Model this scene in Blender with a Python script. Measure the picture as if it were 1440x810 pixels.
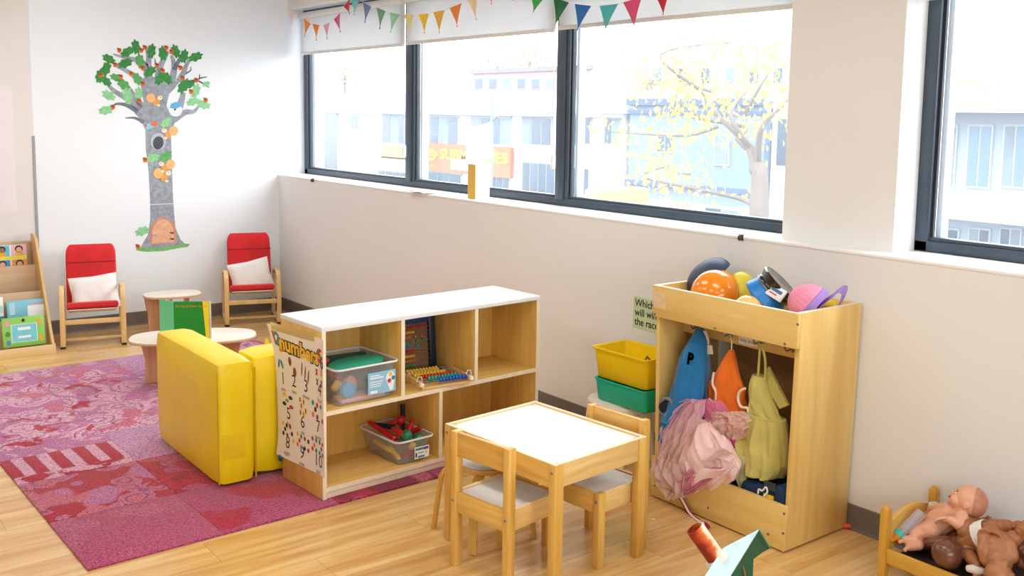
import bpy, bmesh, math, random
from math import sin, cos, pi, radians, atan2, sqrt, exp
from mathutils import Vector, Matrix, Euler, noise
import numpy as np

for o in list(bpy.data.objects): bpy.data.objects.remove(o, do_unlink=True)
scene = bpy.context.scene
COL = scene.collection
random.seed(7)

# ---------------------------------------------------------------- camera
CAM = Vector((7.41, -3.35, 1.60))
FPX, CPX, CPY = 1395.04, 720.0, 319.84
def cam_axes(a, b, c):
    fwd = Vector((-sin(a)*cos(b), cos(a)*cos(b), -sin(b)))
    r0 = Vector((cos(a), sin(a), 0)); d0 = fwd.cross(r0)
    return (r0*cos(c)+d0*sin(c)), (d0*cos(c)-r0*sin(c)), fwd
RIGHT, DOWN, FWD = cam_axes(0.915956521, 0.113623349, -0.014521053)
cd = bpy.data.cameras.new('camera'); cam = bpy.data.objects.new('camera', cd); COL.objects.link(cam)
m = Matrix.Identity(4)
for i in range(3):
    m[i][0] = RIGHT[i]; m[i][1] = -DOWN[i]; m[i][2] = -FWD[i]; m[i][3] = CAM[i]
cam.matrix_world = m
cd.sensor_fit = 'HORIZONTAL'; cd.sensor_width = 36; cd.lens = FPX/1440*36
cd.shift_x = 0; cd.shift_y = -(405-CPY)/1440
cd.clip_start = .05; cd.clip_end = 300
scene.camera = cam

def ray(x, y): return RIGHT*((x-CPX)/FPX)+DOWN*((y-CPY)/FPX)+FWD
def Wz(x, y, z=0.): d = ray(x, y); return CAM+d*((z-CAM.z)/d.z)     # pixel seen on a level plane
def Wy(x, y, Y=0.): d = ray(x, y); return CAM+d*((Y-CAM.y)/d.y)     # pixel seen on a plane parallel to the window wall
def Wx(x, y, X=0.): d = ray(x, y); return CAM+d*((X-CAM.x)/d.x)     # pixel seen on a plane parallel to the tree wall

# ---------------------------------------------------------------- world, exposure
SKY = 5.6
world = bpy.data.worlds.new('overcast_sky'); scene.world = world
world.use_nodes = True
wn = world.node_tree.nodes; wl = world.node_tree.links
bg = wn['Background']
tc = wn.new('ShaderNodeTexCoord'); mp = wn.new('ShaderNodeMapping'); nz = wn.new('ShaderNodeTexNoise'); rp = wn.new('ShaderNodeValToRGB')
mp.inputs['Scale'].default_value = (1, 1, 2.5); nz.inputs['Scale'].default_value = 1.5; nz.inputs['Detail'].default_value = 3
rp.color_ramp.elements[0].position = .3; rp.color_ramp.elements[0].color = (.84, .92, 1, 1)
rp.color_ramp.elements[1].position = .7; rp.color_ramp.elements[1].color = (.95, .98, 1, 1)
wl.new(tc.outputs['Generated'], mp.inputs[0]); wl.new(mp.outputs[0], nz.inputs[0]); wl.new(nz.outputs[0], rp.inputs[0]); wl.new(rp.outputs[0], bg.inputs[0])
bg.inputs[1].default_value = SKY
scene.view_settings.view_transform = 'Standard'; scene.view_settings.look = 'None'
scene.view_settings.gamma = 1; scene.view_settings.exposure = 0.45
scene.view_settings.use_curve_mapping = False
FILL_W = 4.0
FILL_SPOTS = [(1.3, -1.6), (1.3, -3.6), (3.4, -1.6), (3.4, -3.6), (5.5, -1.6), (5.5, -3.6), (7.6, -1.6), (7.6, -3.6)]
for nm_, (x0, x1) in (('window_daylight', (-.06, 4.80)), ('window_daylight_2', (5.315, 7.6))):
    ld = bpy.data.lights.new(nm_, 'AREA'); ld.shape = 'RECTANGLE'; ld.size = x1-x0; ld.size_y = 1.3
    ld.cycles.is_portal = True
    lo = bpy.data.objects.new(nm_, ld); COL.objects.link(lo)
    lo.location = ((x0+x1)/2, .42, 1.75); lo.rotation_euler = (-pi/2, 0, 0)
ld = bpy.data.lights.new('window_daylight_3', 'AREA'); ld.shape = 'RECTANGLE'; ld.size = 1.3; ld.size_y = 4.6; ld.cycles.is_portal = True
lo = bpy.data.objects.new('window_daylight_3', ld); COL.objects.link(lo); lo.location = (9.82, -3.1, 1.75); lo.rotation_euler = (0, pi/2, 0)

# ---------------------------------------------------------------- materials
def lin(c):
    out = []
    for v in c[:3]:
        v /= 255.; out.append(v/12.92 if v <= .04045 else ((v+.055)/1.055)**2.4)
    return (*out, 1)
MATS = {}
def base(name):
    mt = bpy.data.materials.new(name); mt.use_nodes = True
    nt = mt.node_tree; return mt, nt, nt.nodes, nt.links, nt.nodes['Principled BSDF']
def coords(nt, scale=(1, 1, 1), rand=True):
    N, L = nt.nodes, nt.links
    t = N.new('ShaderNodeTexCoord'); mpn = N.new('ShaderNodeMapping'); mpn.inputs['Scale'].default_value = scale
    L.new(t.outputs['Object'], mpn.inputs[0])
    if rand:
        oi = N.new('ShaderNodeObjectInfo'); mu = N.new('ShaderNodeMath'); mu.operation = 'MULTIPLY'; mu.inputs[1].default_value = 13.
        L.new(oi.outputs['Random'], mu.inputs[0])
        cb = N.new('ShaderNodeCombineXYZ')
        for k in range(3): L.new(mu.outputs[0], cb.inputs[k])
        L.new(cb.outputs[0], mpn.inputs['Location'])
    return mpn.outputs[0]
def add_bump(nt, vec, scale, strength, b, dist=.01):
    N, L = nt.nodes, nt.links
    n = N.new('ShaderNodeTexNoise'); n.inputs['Scale'].default_value = scale; n.inputs['Detail'].default_value = 3
    L.new(vec, n.inputs[0]); bp = N.new('ShaderNodeBump'); bp.inputs['Strength'].default_value = strength; bp.inputs['Distance'].default_value = dist
    L.new(n.outputs[0], bp.inputs['Height']); L.new(bp.outputs[0], b.inputs['Normal'])
def plain(name, c, rough=.5, var=.06, vscale=9, bump=0., bscale=80, metal=0., sheen=0., coat=0., spec=.5):
    if name in MATS: return MATS[name]
    mt, nt, N, L, b = base(name)
    vec = coords(nt)
    n = N.new('ShaderNodeTexNoise'); n.inputs['Scale'].default_value = vscale; n.inputs['Detail'].default_value = 3; L.new(vec, n.inputs[0])
    r = N.new('ShaderNodeValToRGB'); c0 = lin(c)
    r.color_ramp.elements[0].position = .3; r.color_ramp.elements[1].position = .7
    r.color_ramp.elements[0].color = (*[max(0, x*(1-var)) for x in c0[:3]], 1)
    r.color_ramp.elements[1].color = (*[min(1, x*(1+var)) for x in c0[:3]], 1)
    L.new(n.outputs[0], r.inputs[0]); L.new(r.outputs[0], b.inputs['Base Color'])
    b.inputs['Roughness'].default_value = rough; b.inputs['Metallic'].default_value = metal
    b.inputs['Specular IOR Level'].default_value = spec
    if sheen: b.inputs['Sheen Weight'].default_value = sheen
    if coat: b.inputs['Coat Weight'].default_value = coat; b.inputs['Coat Roughness'].default_value = .08
    if bump: add_bump(nt, vec, bscale, bump, b)
    mt.diffuse_color = c0; MATS[name] = mt; return mt
def wood(name, c1, c2, axis=2, rough=.38, gscale=1., coat=.15, randcol=.0):
    if name in MATS: return MATS[name]
    mt, nt, N, L, b = base(name)
    sc = [14*gscale]*3; sc[axis] = 1.1*gscale
    vec = coords(nt, tuple(sc))
    n = N.new('ShaderNodeTexNoise'); n.inputs['Scale'].default_value = 1.6; n.inputs['Detail'].default_value = 5; n.inputs['Roughness'].default_value = .6; n.inputs['Distortion'].default_value = .6
    L.new(vec, n.inputs[0])
    r = N.new('ShaderNodeValToRGB'); r.color_ramp.elements[0].position = .32; r.color_ramp.elements[1].position = .68
    r.color_ramp.elements[0].color = lin(c2); r.color_ramp.elements[1].color = lin(c1)
    L.new(n.outputs[0], r.inputs[0]); out = r.outputs[0]
    if randcol:
        oi = N.new('ShaderNodeObjectInfo'); hs = N.new('ShaderNodeHueSaturation'); mr = N.new('ShaderNodeMapRange')
        mr.inputs[3].default_value = 1-randcol; mr.inputs[4].default_value = 1+randcol
        L.new(oi.outputs['Random'], mr.inputs[0]); L.new(mr.outputs[0], hs.inputs['Value']); L.new(out, hs.inputs['Color']); out = hs.outputs[0]
    L.new(out, b.inputs['Base Color']); b.inputs['Roughness'].default_value = rough
    b.inputs['Coat Weight'].default_value = coat; b.inputs['Coat Roughness'].default_value = .2
    mt.diffuse_color = lin(c1); MATS[name] = mt; return mt
def see_through(name, c, clear=.7, rough=.15, diffuse=1.0):
    """thin clear or milky sheet: part straight-through, part scattering, thin gloss"""
    if name in MATS: return MATS[name]
    mt, nt, N, L, b = base(name)
    N.remove(b); out = N['Material Output']
    tr = N.new('ShaderNodeBsdfTransparent'); tr.inputs[0].default_value = (1, 1, 1, 1)
    tl = N.new('ShaderNodeBsdfTranslucent'); df = N.new('ShaderNodeBsdfDiffuse')
    n = N.new('ShaderNodeTexNoise'); n.inputs['Scale'].default_value = 6; vec = coords(nt); L.new(vec, n.inputs[0])
    r = N.new('ShaderNodeValToRGB'); c0 = lin(c)
    r.color_ramp.elements[0].color = (*[x*.94 for x in c0[:3]], 1); r.color_ramp.elements[1].color = c0
    L.new(n.outputs[0], r.inputs[0]); L.new(r.outputs[0], tl.inputs[0]); L.new(r.outputs[0], df.inputs[0])
    m1 = N.new('ShaderNodeMixShader'); m1.inputs[0].default_value = .5*diffuse; L.new(tl.outputs[0], m1.inputs[1]); L.new(df.outputs[0], m1.inputs[2])
    m2 = N.new('ShaderNodeMixShader'); m2.inputs[0].default_value = clear; L.new(m1.outputs[0], m2.inputs[1]); L.new(tr.outputs[0], m2.inputs[2])
    gl = N.new('ShaderNodeBsdfGlossy'); gl.inputs['Roughness'].default_value = rough
    lw = N.new('ShaderNodeLayerWeight'); lw.inputs[0].default_value = .5
    pw_ = N.new('ShaderNodeMath'); pw_.operation = 'POWER'; pw_.inputs[1].default_value = 4; L.new(lw.outputs['Facing'], pw_.inputs[0])
    ma = N.new('ShaderNodeMath'); ma.operation = 'MULTIPLY_ADD'; ma.inputs[1].default_value = .5; ma.inputs[2].default_value = .03; L.new(pw_.outputs[0], ma.inputs[0])
    m3 = N.new('ShaderNodeMixShader'); L.new(ma.outputs[0], m3.inputs[0]); L.new(m2.outputs[0], m3.inputs[1]); L.new(gl.outputs[0], m3.inputs[2])
    L.new(m3.outputs[0], out.inputs[0]); mt.diffuse_color = c0; MATS[name] = mt; return mt

# ---------------------------------------------------------------- mesh helpers
class MB:
    def __init__(s): s.v = []; s.f = []
    def add(s, vs, fs):
        o = len(s.v); s.v += [Vector(p) for p in vs]; s.f += [tuple(i+o for i in q) for q in fs]; return s
    def box(s, x0, x1, y0, y1, z0, z1, M_=None):
        vs = [Vector((x, y, z)) for z in (z0, z1) for y in (y0, y1) for x in (x0, x1)]
        if M_ is not None: vs = [M_@p for p in vs]
        return s.add(vs, [(0, 2, 3, 1), (4, 5, 7, 6), (0, 1, 5, 4), (2, 6, 7, 3), (0, 4, 6, 2), (1, 3, 7, 5)])
    def rings(s, rings, caps=True, closed=False):
        n = len(rings[0]); vs = [p for r in rings for p in r]; fs = []
        k = len(rings)
        for i in range(k if closed else k-1):
            j = (i+1) % k
            for a in range(n):
                b_ = (a+1) % n; fs.append((i*n+a, i*n+b_, j*n+b_, j*n+a))
        if caps and not closed: fs.append(tuple(range(n-1, -1, -1))); fs.append(tuple((k-1)*n+a for a in range(n)))
        return s.add(vs, fs)
    def tube(s, pts, r, n=8, closed=False, caps=True):
        pts = [Vector(p) for p in pts]; rs = r if isinstance(r, (list, tuple)) else [r]*len(pts); R_ = []
        ref = None
        for i, p in enumerate(pts):
            if closed: t = pts[(i+1) % len(pts)]-pts[i-1]
            else: t = pts[min(i+1, len(pts)-1)]-pts[max(i-1, 0)]
            t.normalize()
            if ref is None: ref = Vector((0, 0, 1)) if abs(t.z) < .9 else Vector((1, 0, 0))
            a = t.cross(ref).normalized(); b_ = a.cross(t).normalized(); ref = b_
            R_.append([p+a*(cos(2*pi*k/n)*rs[i])+b_*(sin(2*pi*k/n)*rs[i]) for k in range(n)])
        return s.rings(R_, caps, closed)
    def strip(s, pts, side, w, t):
        """flat bar swept along pts: w across the side axis, t thick"""
        pts = [Vector(p) for p in pts]; side = Vector(side).normalized(); R_ = []
        for i, p in enumerate(pts):
            tg = (pts[min(i+1, len(pts)-1)]-pts[max(i-1, 0)]).normalized(); nn = side.cross(tg).normalized()
            ww = w[i] if isinstance(w, (list, tuple)) else w
            R_.append([p+side*ww/2+nn*t/2, p-side*ww/2+nn*t/2, p-side*ww/2-nn*t/2, p+side*ww/2-nn*t/2])
        return s.rings(R_)
    def lathe(s, prof, n=24, M_=None):
        R_ = [[Vector((max(r, 1e-5)*cos(2*pi*k/n), max(r, 1e-5)*sin(2*pi*k/n), z)) for k in range(n)] for r, z in prof]
        if M_ is not None: R_ = [[M_@p for p in q] for q in R_]
        return s.rings(R_)
    def ball(s, c, rad, M_=None, nu=16, nv=10):
        if not isinstance(rad, (tuple, list, Vector)): rad = (rad,)*3
        R_ = []
        for j in range(nv+1):
            ph = pi*(j/nv-.5); ph = max(-pi/2+.02, min(pi/2-.02, ph))
            R_.append([Vector((rad[0]*cos(ph)*cos(2*pi*k/nu), rad[1]*cos(ph)*sin(2*pi*k/nu), rad[2]*sin(ph))) for k in range(nu)])
        c = Vector(c)
        R_ = [[(M_@p if M_ is not None else p)+c for p in q] for q in R_]
        return s.rings(R_)
    def prism(s, poly, d):
        """closed 3-D polygon given as points, pushed by the vector d"""
        poly = [Vector(p) for p in poly]; d = Vector(d); n = len(poly)
        nrm = Vector((0, 0, 0))
        for i in range(n): nrm += poly[i].cross(poly[(i+1) % n])
        if nrm.dot(d) < 0: poly.reverse()
        vs = poly+[p+d for p in poly]
        fs = [tuple(range(n-1, -1, -1)), tuple(range(n, 2*n))]+[(i, (i+1) % n, n+(i+1) % n, n+i) for i in range(n)]
        return s.add(vs, fs)
    def grid(s, fn, nu, nv, closed=False):
        vs = [fn(i/nu, j/nv) for j in range(nv+1) for i in range(nu+1)]; w = nu+1
        return s.add(vs, [(j*w+i, j*w+i+1, (j+1)*w+i+1, (j+1)*w+i) for j in range(nv) for i in range(nu)])
    def sheet(s, fn, nu, nv, t):
        """a grid with thickness t along its own normals"""
        P = [[Vector(fn(i/nu, j/nv)) for i in range(nu+1)] for j in range(nv+1)]; Q = []
        for j in range(nv+1):
            row = []
            for i in range(nu+1):
                du = P[j][min(i+1, nu)]-P[j][max(i-1, 0)]; dv = P[min(j+1, nv)][i]-P[max(j-1, 0)][i]
                nn = du.cross(dv); nn = nn.normalized() if nn.length > 1e-9 else Vector((0, 0, 1)); row.append(P[j][i]+nn*t)
            Q.append(row)
        w = nu+1; A = [p for r in P for p in r]; B = [p for r in Q for p in r]; o = len(A); fs = []
        for j in range(nv):
            for i in range(nu):
                a = j*w+i; fs.append((a, a+w, a+w+1, a+1)); fs.append((o+a, o+a+1, o+a+w+1, o+a+w))
        bd = [(j*w, (j+1)*w) for j in range(nv)]+[((j+1)*w+nu, j*w+nu) for j in range(nv)]+[(i+1, i) for i in range(nu)]+[(nv*w+i, nv*w+i+1) for i in range(nu)]
        for a, b_ in bd: fs.append((a, o+a, o+b_, b_))
        return s.add(A+B, fs)
    def xf(s, M_): s.v = [M_@p for p in s.v]; return s

RM = {}
def tag(o, label=None, cat=None, group=None, kind=None):
    if label: o['label'] = label
    if cat: o['category'] = cat
    if group: o['group'] = group
    if kind: o['kind'] = kind
    return o
def make_mesh(name, mb, bevel=0., seg=2, smooth=True, fix=True):
    bm = bmesh.new(); vs = [bm.verts.new(p) for p in mb.v]
    for q in mb.f:
        try: bm.faces.new([vs[i] for i in q])
        except ValueError: pass
    if fix: bmesh.ops.recalc_face_normals(bm, faces=bm.faces)
    if bevel:
        bm.normal_update()
        es = [e for e in bm.edges if len(e.link_faces) == 2 and e.calc_face_angle(0) > .6]
        bmesh.ops.bevel(bm, geom=es, offset=bevel, segments=seg, profile=.5, affect='EDGES', clamp_overlap=True)
    me = bpy.data.meshes.new(name); bm.to_mesh(me); bm.free()
    if smooth:
        for p in me.polygons: p.use_smooth = True
        me.set_sharp_from_angle(angle=radians(38))
    return me
def part(name, mb, mat, parent=None, bevel=0., seg=2, smooth=True, world=False, label=None, fix=True):
    """one mesh object. world=True: vertices were given in room coordinates"""
    loc = None
    if parent is None:
        lo = [min(p[k] for p in mb.v) for k in range(3)]; hi = [max(p[k] for p in mb.v) for k in range(3)]
        loc = Vector(((lo[0]+hi[0])/2, (lo[1]+hi[1])/2, lo[2])); mb.v = [p-loc for p in mb.v]
    elif world:
        iv = RM[parent.name].inverted(); mb.v = [iv@p for p in mb.v]
    me = make_mesh(name, mb, bevel, seg, smooth, fix); me.materials.append(mat)
    o = bpy.data.objects.new(name, me); COL.objects.link(o)
    if parent is not None: o.parent = parent; RM[o.name] = RM[parent.name]
    else: o.location = loc; RM[o.name] = Matrix.Translation(loc)
    if label: o['label'] = label
    return o
def solid(name, mb, mat, label, cat, group=None, **k): return tag(part(name, mb, mat, None, **k), label, cat, group)
def thing(name, label, cat, loc=(0, 0, 0), rz=0., group=None, kind=None):
    o = bpy.data.objects.new(name, None); COL.objects.link(o); o.empty_display_size = .1
    o.location = loc; o.rotation_euler = (0, 0, rz)
    RM[o.name] = Matrix.Translation(Vector(loc))@Matrix.Rotation(rz, 4, 'Z')
    return tag(o, label, cat, group, kind)
def struct(name, mb, mat, parent=None, **k):
    o = part(name, mb, mat, parent, **k)
    if parent is None: o['kind'] = 'structure'
    return o
def copy_tree(o, parent=None):
    c = o.copy(); COL.objects.link(c); c.parent = parent
    for ch in list(o.children): copy_tree(ch, c)
    return c
def text_mb(body, size=1., extrude=0., align='CENTER', bold=0.):
    cu = bpy.data.curves.new('txt', 'FONT'); cu.body = body; cu.size = size; cu.extrude = extrude; cu.align_x = align; cu.align_y = 'CENTER'; cu.offset = bold; cu.resolution_u = 3
    ob = bpy.data.objects.new('txt', cu); me = bpy.data.meshes.new_from_object(ob)
    mb = MB(); mb.add([v.co.copy() for v in me.vertices], [tuple(p.vertices) for p in me.polygons])
    bpy.data.objects.remove(ob); bpy.data.curves.remove(cu); bpy.data.meshes.remove(me); return mb
def ellipse2(cx, cy, rx, ry, n=14, rot=0.):
    return [(cx+rx*cos(2*pi*k/n)*cos(rot)-ry*sin(2*pi*k/n)*sin(rot), cy+rx*cos(2*pi*k/n)*sin(rot)+ry*sin(2*pi*k/n)*cos(rot)) for k in range(n)]
def rrect(x0, x1, y0, y1, r, n=4):
    out = []
    for cx, cy, a0 in ((x1-r, y1-r, 0), (x0+r, y1-r, pi/2), (x0+r, y0+r, pi), (x1-r, y0+r, 1.5*pi)):
        for k in range(n+1): a = a0+pi/2*k/n; out.append((cx+r*cos(a), cy+r*sin(a)))
    return out
def aim(d, up=(0, 0, 1)):
    """rotation that takes +Z to d"""
    z = Vector(d).normalized(); x = Vector(up).cross(z)
    if x.length < 1e-4: x = Vector((1, 0, 0))
    x.normalize(); y = z.cross(x); return Matrix((x, y, z)).transposed().to_4x4()
T = Matrix.Translation
def Rz(a): return Matrix.Rotation(a, 4, 'Z')
def Rx(a): return Matrix.Rotation(a, 4, 'X')
def Ry(a): return Matrix.Rotation(a, 4, 'Y')
def smoothpts(pts, n=6):
    """Catmull-Rom through pts"""
    P = [Vector(p) for p in pts]; out = []
    for i in range(len(P)-1):
        p0, p1, p2, p3 = P[max(i-1, 0)], P[i], P[i+1], P[min(i+2, len(P)-1)]
        for k in range(n):
            t = k/n; out.append(.5*((2*p1)+(p2-p0)*t+(2*p0-5*p1+4*p2-p3)*t*t+(3*p1-p0-3*p2+p3)*t**3))
    out.append(P[-1]); return out

# ================================================================ THE ROOM
wall_white = plain('wall_paint', (236, 236, 235), .75, .015, 1.5, .05, 220)
wall_cool = plain('wall_paint_tree_wall', (235, 241, 246), .75, .012, 1.5, .05, 220)
sill_white = plain('sill_paint', (246, 246, 244), .45, .01, 3)
vinyl = plain('baseboard_vinyl', (118, 108, 102), .5, .06, 6)
ceil_m = plain('ceiling_tile', (214, 214, 212), .9, .02, 20, .1, 60)
slate = plain('window_frame_slate', (62, 76, 90), .4, .08, 8)
alu = plain('pale_aluminium', (205, 216, 224), .4, .03, 8)
glass = see_through('window_glass', (236, 244, 252), .93, .02)  # slight milkiness stands in for the bright glare veiling the street
white_m = plain('white_plastic', (242, 241, 238), .4, .02, 8)
steel = plain('brushed_steel', (150, 150, 150), .35, .08, 20, metal=.9)
XR, YF, ZC = 9.6, -6.4, 2.75
plank_m = wood('floor_plank_wood', (236, 200, 136), (204, 150, 80), 1, .24, .7, .5, .05)
fb = plain('floor_underlay', (150, 118, 82), .6, .05)
floor = struct('floor', MB().box(-.3, XR, YF, .1, -.2, -.004), fb)
# planks run along Y, 0.18 wide and 1.22 long, staggered; each one a piece
pw, pl_ = .18, 1.22
pm = {}
i = 0; x = -.035
while x < XR-.01:
    off = (i*.47) % pl_; y = YF-off+(-.0)
    while y < -.001:
        y0, y1 = max(y, YF), min(y+pl_, 0.)
        if y1-y0 > .01:
            ln = round(y1-y0, 3)
            w_ = min(pw, XR-x)
            key = (ln, round(w_, 3))
            if key not in pm:
                mb = MB().box(.0006, w_-.0006, .0006, ln-.0006, -.004, 0)
                pm[key] = make_mesh('plank', mb, 0, smooth=False); pm[key].materials.append(plank_m)
            o = bpy.data.objects.new('plank', pm[key]); COL.objects.link(o); o.parent = floor
            o.location = Vector((x, y0, 0))-floor.location
        y += pl_
    x += pw; i += 1
struct('ceiling', MB().box(-.3, XR+.2, YF-.2, .5, ZC, ZC+.15), ceil_m)
# window wall: below the sill, pier, header, right end
wb = MB()
wb.box(-.235, XR+.2, 0, .42, -.2, 1.082)
wb.box(4.80, 5.315, .095, .42, 1.082, 2.40)
wb.box(7.6, XR+.2, .0, .42, 1.082, 2.40)
wb.box(-.235, XR+.2, .095, .42, 2.40, ZC)
struct('wall_back', wb, wall_white, smooth=False)
wl_ = MB().box(-.235, -.035, YF-.2, .095, -.2, ZC).box(-.265, -.065, .095, .42, 1.082, ZC)
struct('wall_left', wl_, wall_cool, smooth=False)
struct('wall_right', MB().box(XR, XR+.2, YF-.2, .0, -.2, 1.095).box(XR, XR+.2, YF-.2, .0, 2.40, ZC).box(XR, XR+.2, YF-.2, -5.4, 1.095, 2.40).box(XR, XR+.2, -.8, .0, 1.095, 2.40), wall_white, smooth=False)
struct('wall_front', MB().box(-.235, XR, YF-.2, YF, -.2, ZC), plain('wall_paint_tan', (186, 178, 168), .75, .02, 1.5), smooth=False)
struct('trim_1', MB().box(-.035, 7.6, -.004, .24, 1.082, 1.095), sill_white, bevel=.003)          # window sill
bbp = [(0, 0), (-.012, 0), (-.006, .012), (-.005, .098), (-.003, .102), (0, .102)]
struct('baseboard_back', MB().prism([(-.035, y, z) for y, z in bbp], (XR+.03, 0, 0)), vinyl, smooth=False)
struct('baseboard_left', MB().prism([(-.035-y, -1.79, z) for y, z in bbp], (0, 1.785, 0)), vinyl, smooth=False)
# wall jog left of the bookcase with its metal edge strip
struct('trim_2', MB().box(-.035, -.017, YF, -1.80, 0, ZC), plain('jog_paint', (226, 222, 219), .75, .02, 1.5), smooth=False)
struct('trim_3', MB().box(-.04, -.012, -1.812, -1.793, .0, 1.405), plain('edge_strip', (150, 152, 155), .4, .04), bevel=.002)

# ---------------------------------------------------------------- windows
def window(name, x0, x1, mulls, z0=1.095, z1=2.40):
    f = .055; ya, yb = .24, .295
    fr = MB().box(x0, x1, ya, yb, z0, z0+.042).box(x0, x1, ya, yb, z1-f, z1).box(x0, x0+f, ya, yb, z0, z1).box(x1-f, x1, ya, yb, z0, z1)
    w = struct(name, fr, slate, bevel=.004)
    lip = MB().box(x0+f, x1-f, ya+.012, yb, z0+.042, z0+.056)
    part('window_track', lip, slate, w, bevel=.002, world=True)
    fill = MB().box(x0, x1, yb, .40, z0-.02, z0+.01)
    part('outer_ledge', fill, alu, w, world=True)
    xs = [x0+f]+[e for a in mulls for e in a]+[x1-f]
    for a, b_ in mulls:
        part('mullion', MB().box(a, b_-.03, ya-.006, yb, z0+.03, z1-.02).box(b_-.03, b_, ya+.004, yb, z0+.03, z1-.02), slate, w, bevel=.004, world=True)
    for k in range(0, len(xs), 2):
        a, b_ = xs[k], xs[k+1]
        part('window_pane', MB().box(a-.005, b_+.005, .268, .274, z0+.045, z1-f+.005), glass, w, world=True, smooth=False)
        part('outer_jamb', MB().box(a, a+.022, .296, .345, z0+.03, z1-.03), alu, w, world=True)
        part('gasket', MB().box(a, a+.012, .256, .267, z0+.056, z1-f), plain('gasket_black', (30, 34, 40), .5), w, world=True)
    return w
window('window_1', -.062, 4.80, [(1.52, 1.62), (3.13, 3.23)])
window('window_2', 5.315, 7.6, [(6.8, 6.9)])
w3 = MB()
for a, b_ in ((-5.4, -5.34), (-3.9, -3.84), (-2.36, -2.3), (-.86, -.8)): w3.box(XR+.1, XR+.15, a, b_, 1.095, 2.40)
for a, b_ in ((1.095, 1.14), (2.355, 2.40)): w3.box(XR+.1, XR+.15, -5.34, -.86, a, b_)
w3 = struct('window_3', w3, slate)
for a, b_ in ((-5.34, -3.9), (-3.84, -2.36), (-2.3, -.86)): part('window_pane', MB().box(XR+.122, XR+.128, a, b_, 1.14, 2.355), glass, w3, world=True, smooth=False)
# small coat hooks left in the wall under the sill
for n_, (hx, hy) in enumerate(((1042, 334), (440, 253.5))):
    p = Wy(hx, hy, -.004)
    solid('wall_hook', MB().ball((p.x, -.012, p.z), (.009, .011, .013)).box(p.x-.012, p.x+.012, -.006, .0, p.z-.012, p.z+.014),
          plain('hook_dark', (70, 70, 72), .4), ['small dark hook under the sill beside the wide wall pier', 'small dark hook under the sill in the far room corner'][n_], 'hook', bevel=.001)

# ---------------------------------------------------------------- unseen ceiling lamps, added to fill the room with light
fill_glow = bpy.data.materials.new('fill_diffuser'); fill_glow.use_nodes = True
lb = fill_glow.node_tree.nodes['Principled BSDF']; lb.inputs['Emission Color'].default_value = (1, .97, .93, 1); lb.inputs['Emission Strength'].default_value = 2.5
fill_over = ['above the low oval table', 'above the floor beside the book display', 'above the yellow sofa and shelf unit', 'above the aisle left of the rug', 'above the child table and dress-up cabinet', 'above the open floor before the child table', 'beyond the doll bed by the right window', 'above the open floor near the right wall']
for k, (x, y) in enumerate(FILL_SPOTS):
    t = thing('fill_ceiling_light', 'added unseen ceiling light panel '+fill_over[k], 'ceiling light', (x, y, ZC-.06), 0, 'added ceiling light panels')
    part('fill_housing', MB().box(-.62, .62, -.32, .32, .02, .06), white_m, t, bevel=.004)
    part('fill_diffuser', MB().box(-.59, .59, -.29, .29, .008, .02), fill_glow, t)
    ld = bpy.data.lights.new('fill_light', 'AREA'); ld.shape = 'RECTANGLE'; ld.size = 1.16; ld.size_y = .56; ld.energy = FILL_W; ld.color = (1, .99, .97)
    lo = bpy.data.objects.new('fill_light', ld); COL.objects.link(lo); lo.parent = t; lo.location = (0, 0, 0)

# ---------------------------------------------------------------- roller blinds
blind_m = see_through('blind_fabric', (226, 227, 227), .04, .6)
bar_m = plain('blind_bar', (225, 225, 222), .5, .02)
blabels = ['white roller blind nearest the tree wall, half raised', 'white roller blind over the middle window pane', 'white roller blind beside the wide wall pier', 'white roller blind over the window right of the pier']
for k, (x0, x1, zb) in enumerate(((.0, 1.575, 2.045), (1.60, 3.16, 2.052), (3.19, 4.795, 2.06), (5.33, 7.58, 2.047))):
    t = thing('roller_blind', blabels[k], 'blind', ((x0+x1)/2, .195, zb), 0, 'white roller blinds on the windows')
    part('blind_fabric', MB().box(x0, x1, .194, .196, zb+.02, 2.35), blind_m, t, world=True, smooth=False)
    part('bottom_bar', MB().box(x0, x1, .188, .202, zb, zb+.022), bar_m, t, bevel=.004, world=True)
    part('blind_tube', MB().tube([(x0-.005, .19, 2.352), (x1+.005, .19, 2.352)], .024, 14), bar_m, t, world=True)
    ch = part('bead_chain', MB().tube([(x1+.012, .175, 2.34), (x1+.012, .178, 1.9), (x1+.012,   .185, 1.36)], .0025, 6), white_m, t, world=True)
    part('chain_clip', MB().box(x1+.004, x1+.022, .172, .198, 1.30, 1.38), white_m, ch, bevel=.006, world=True)

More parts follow.
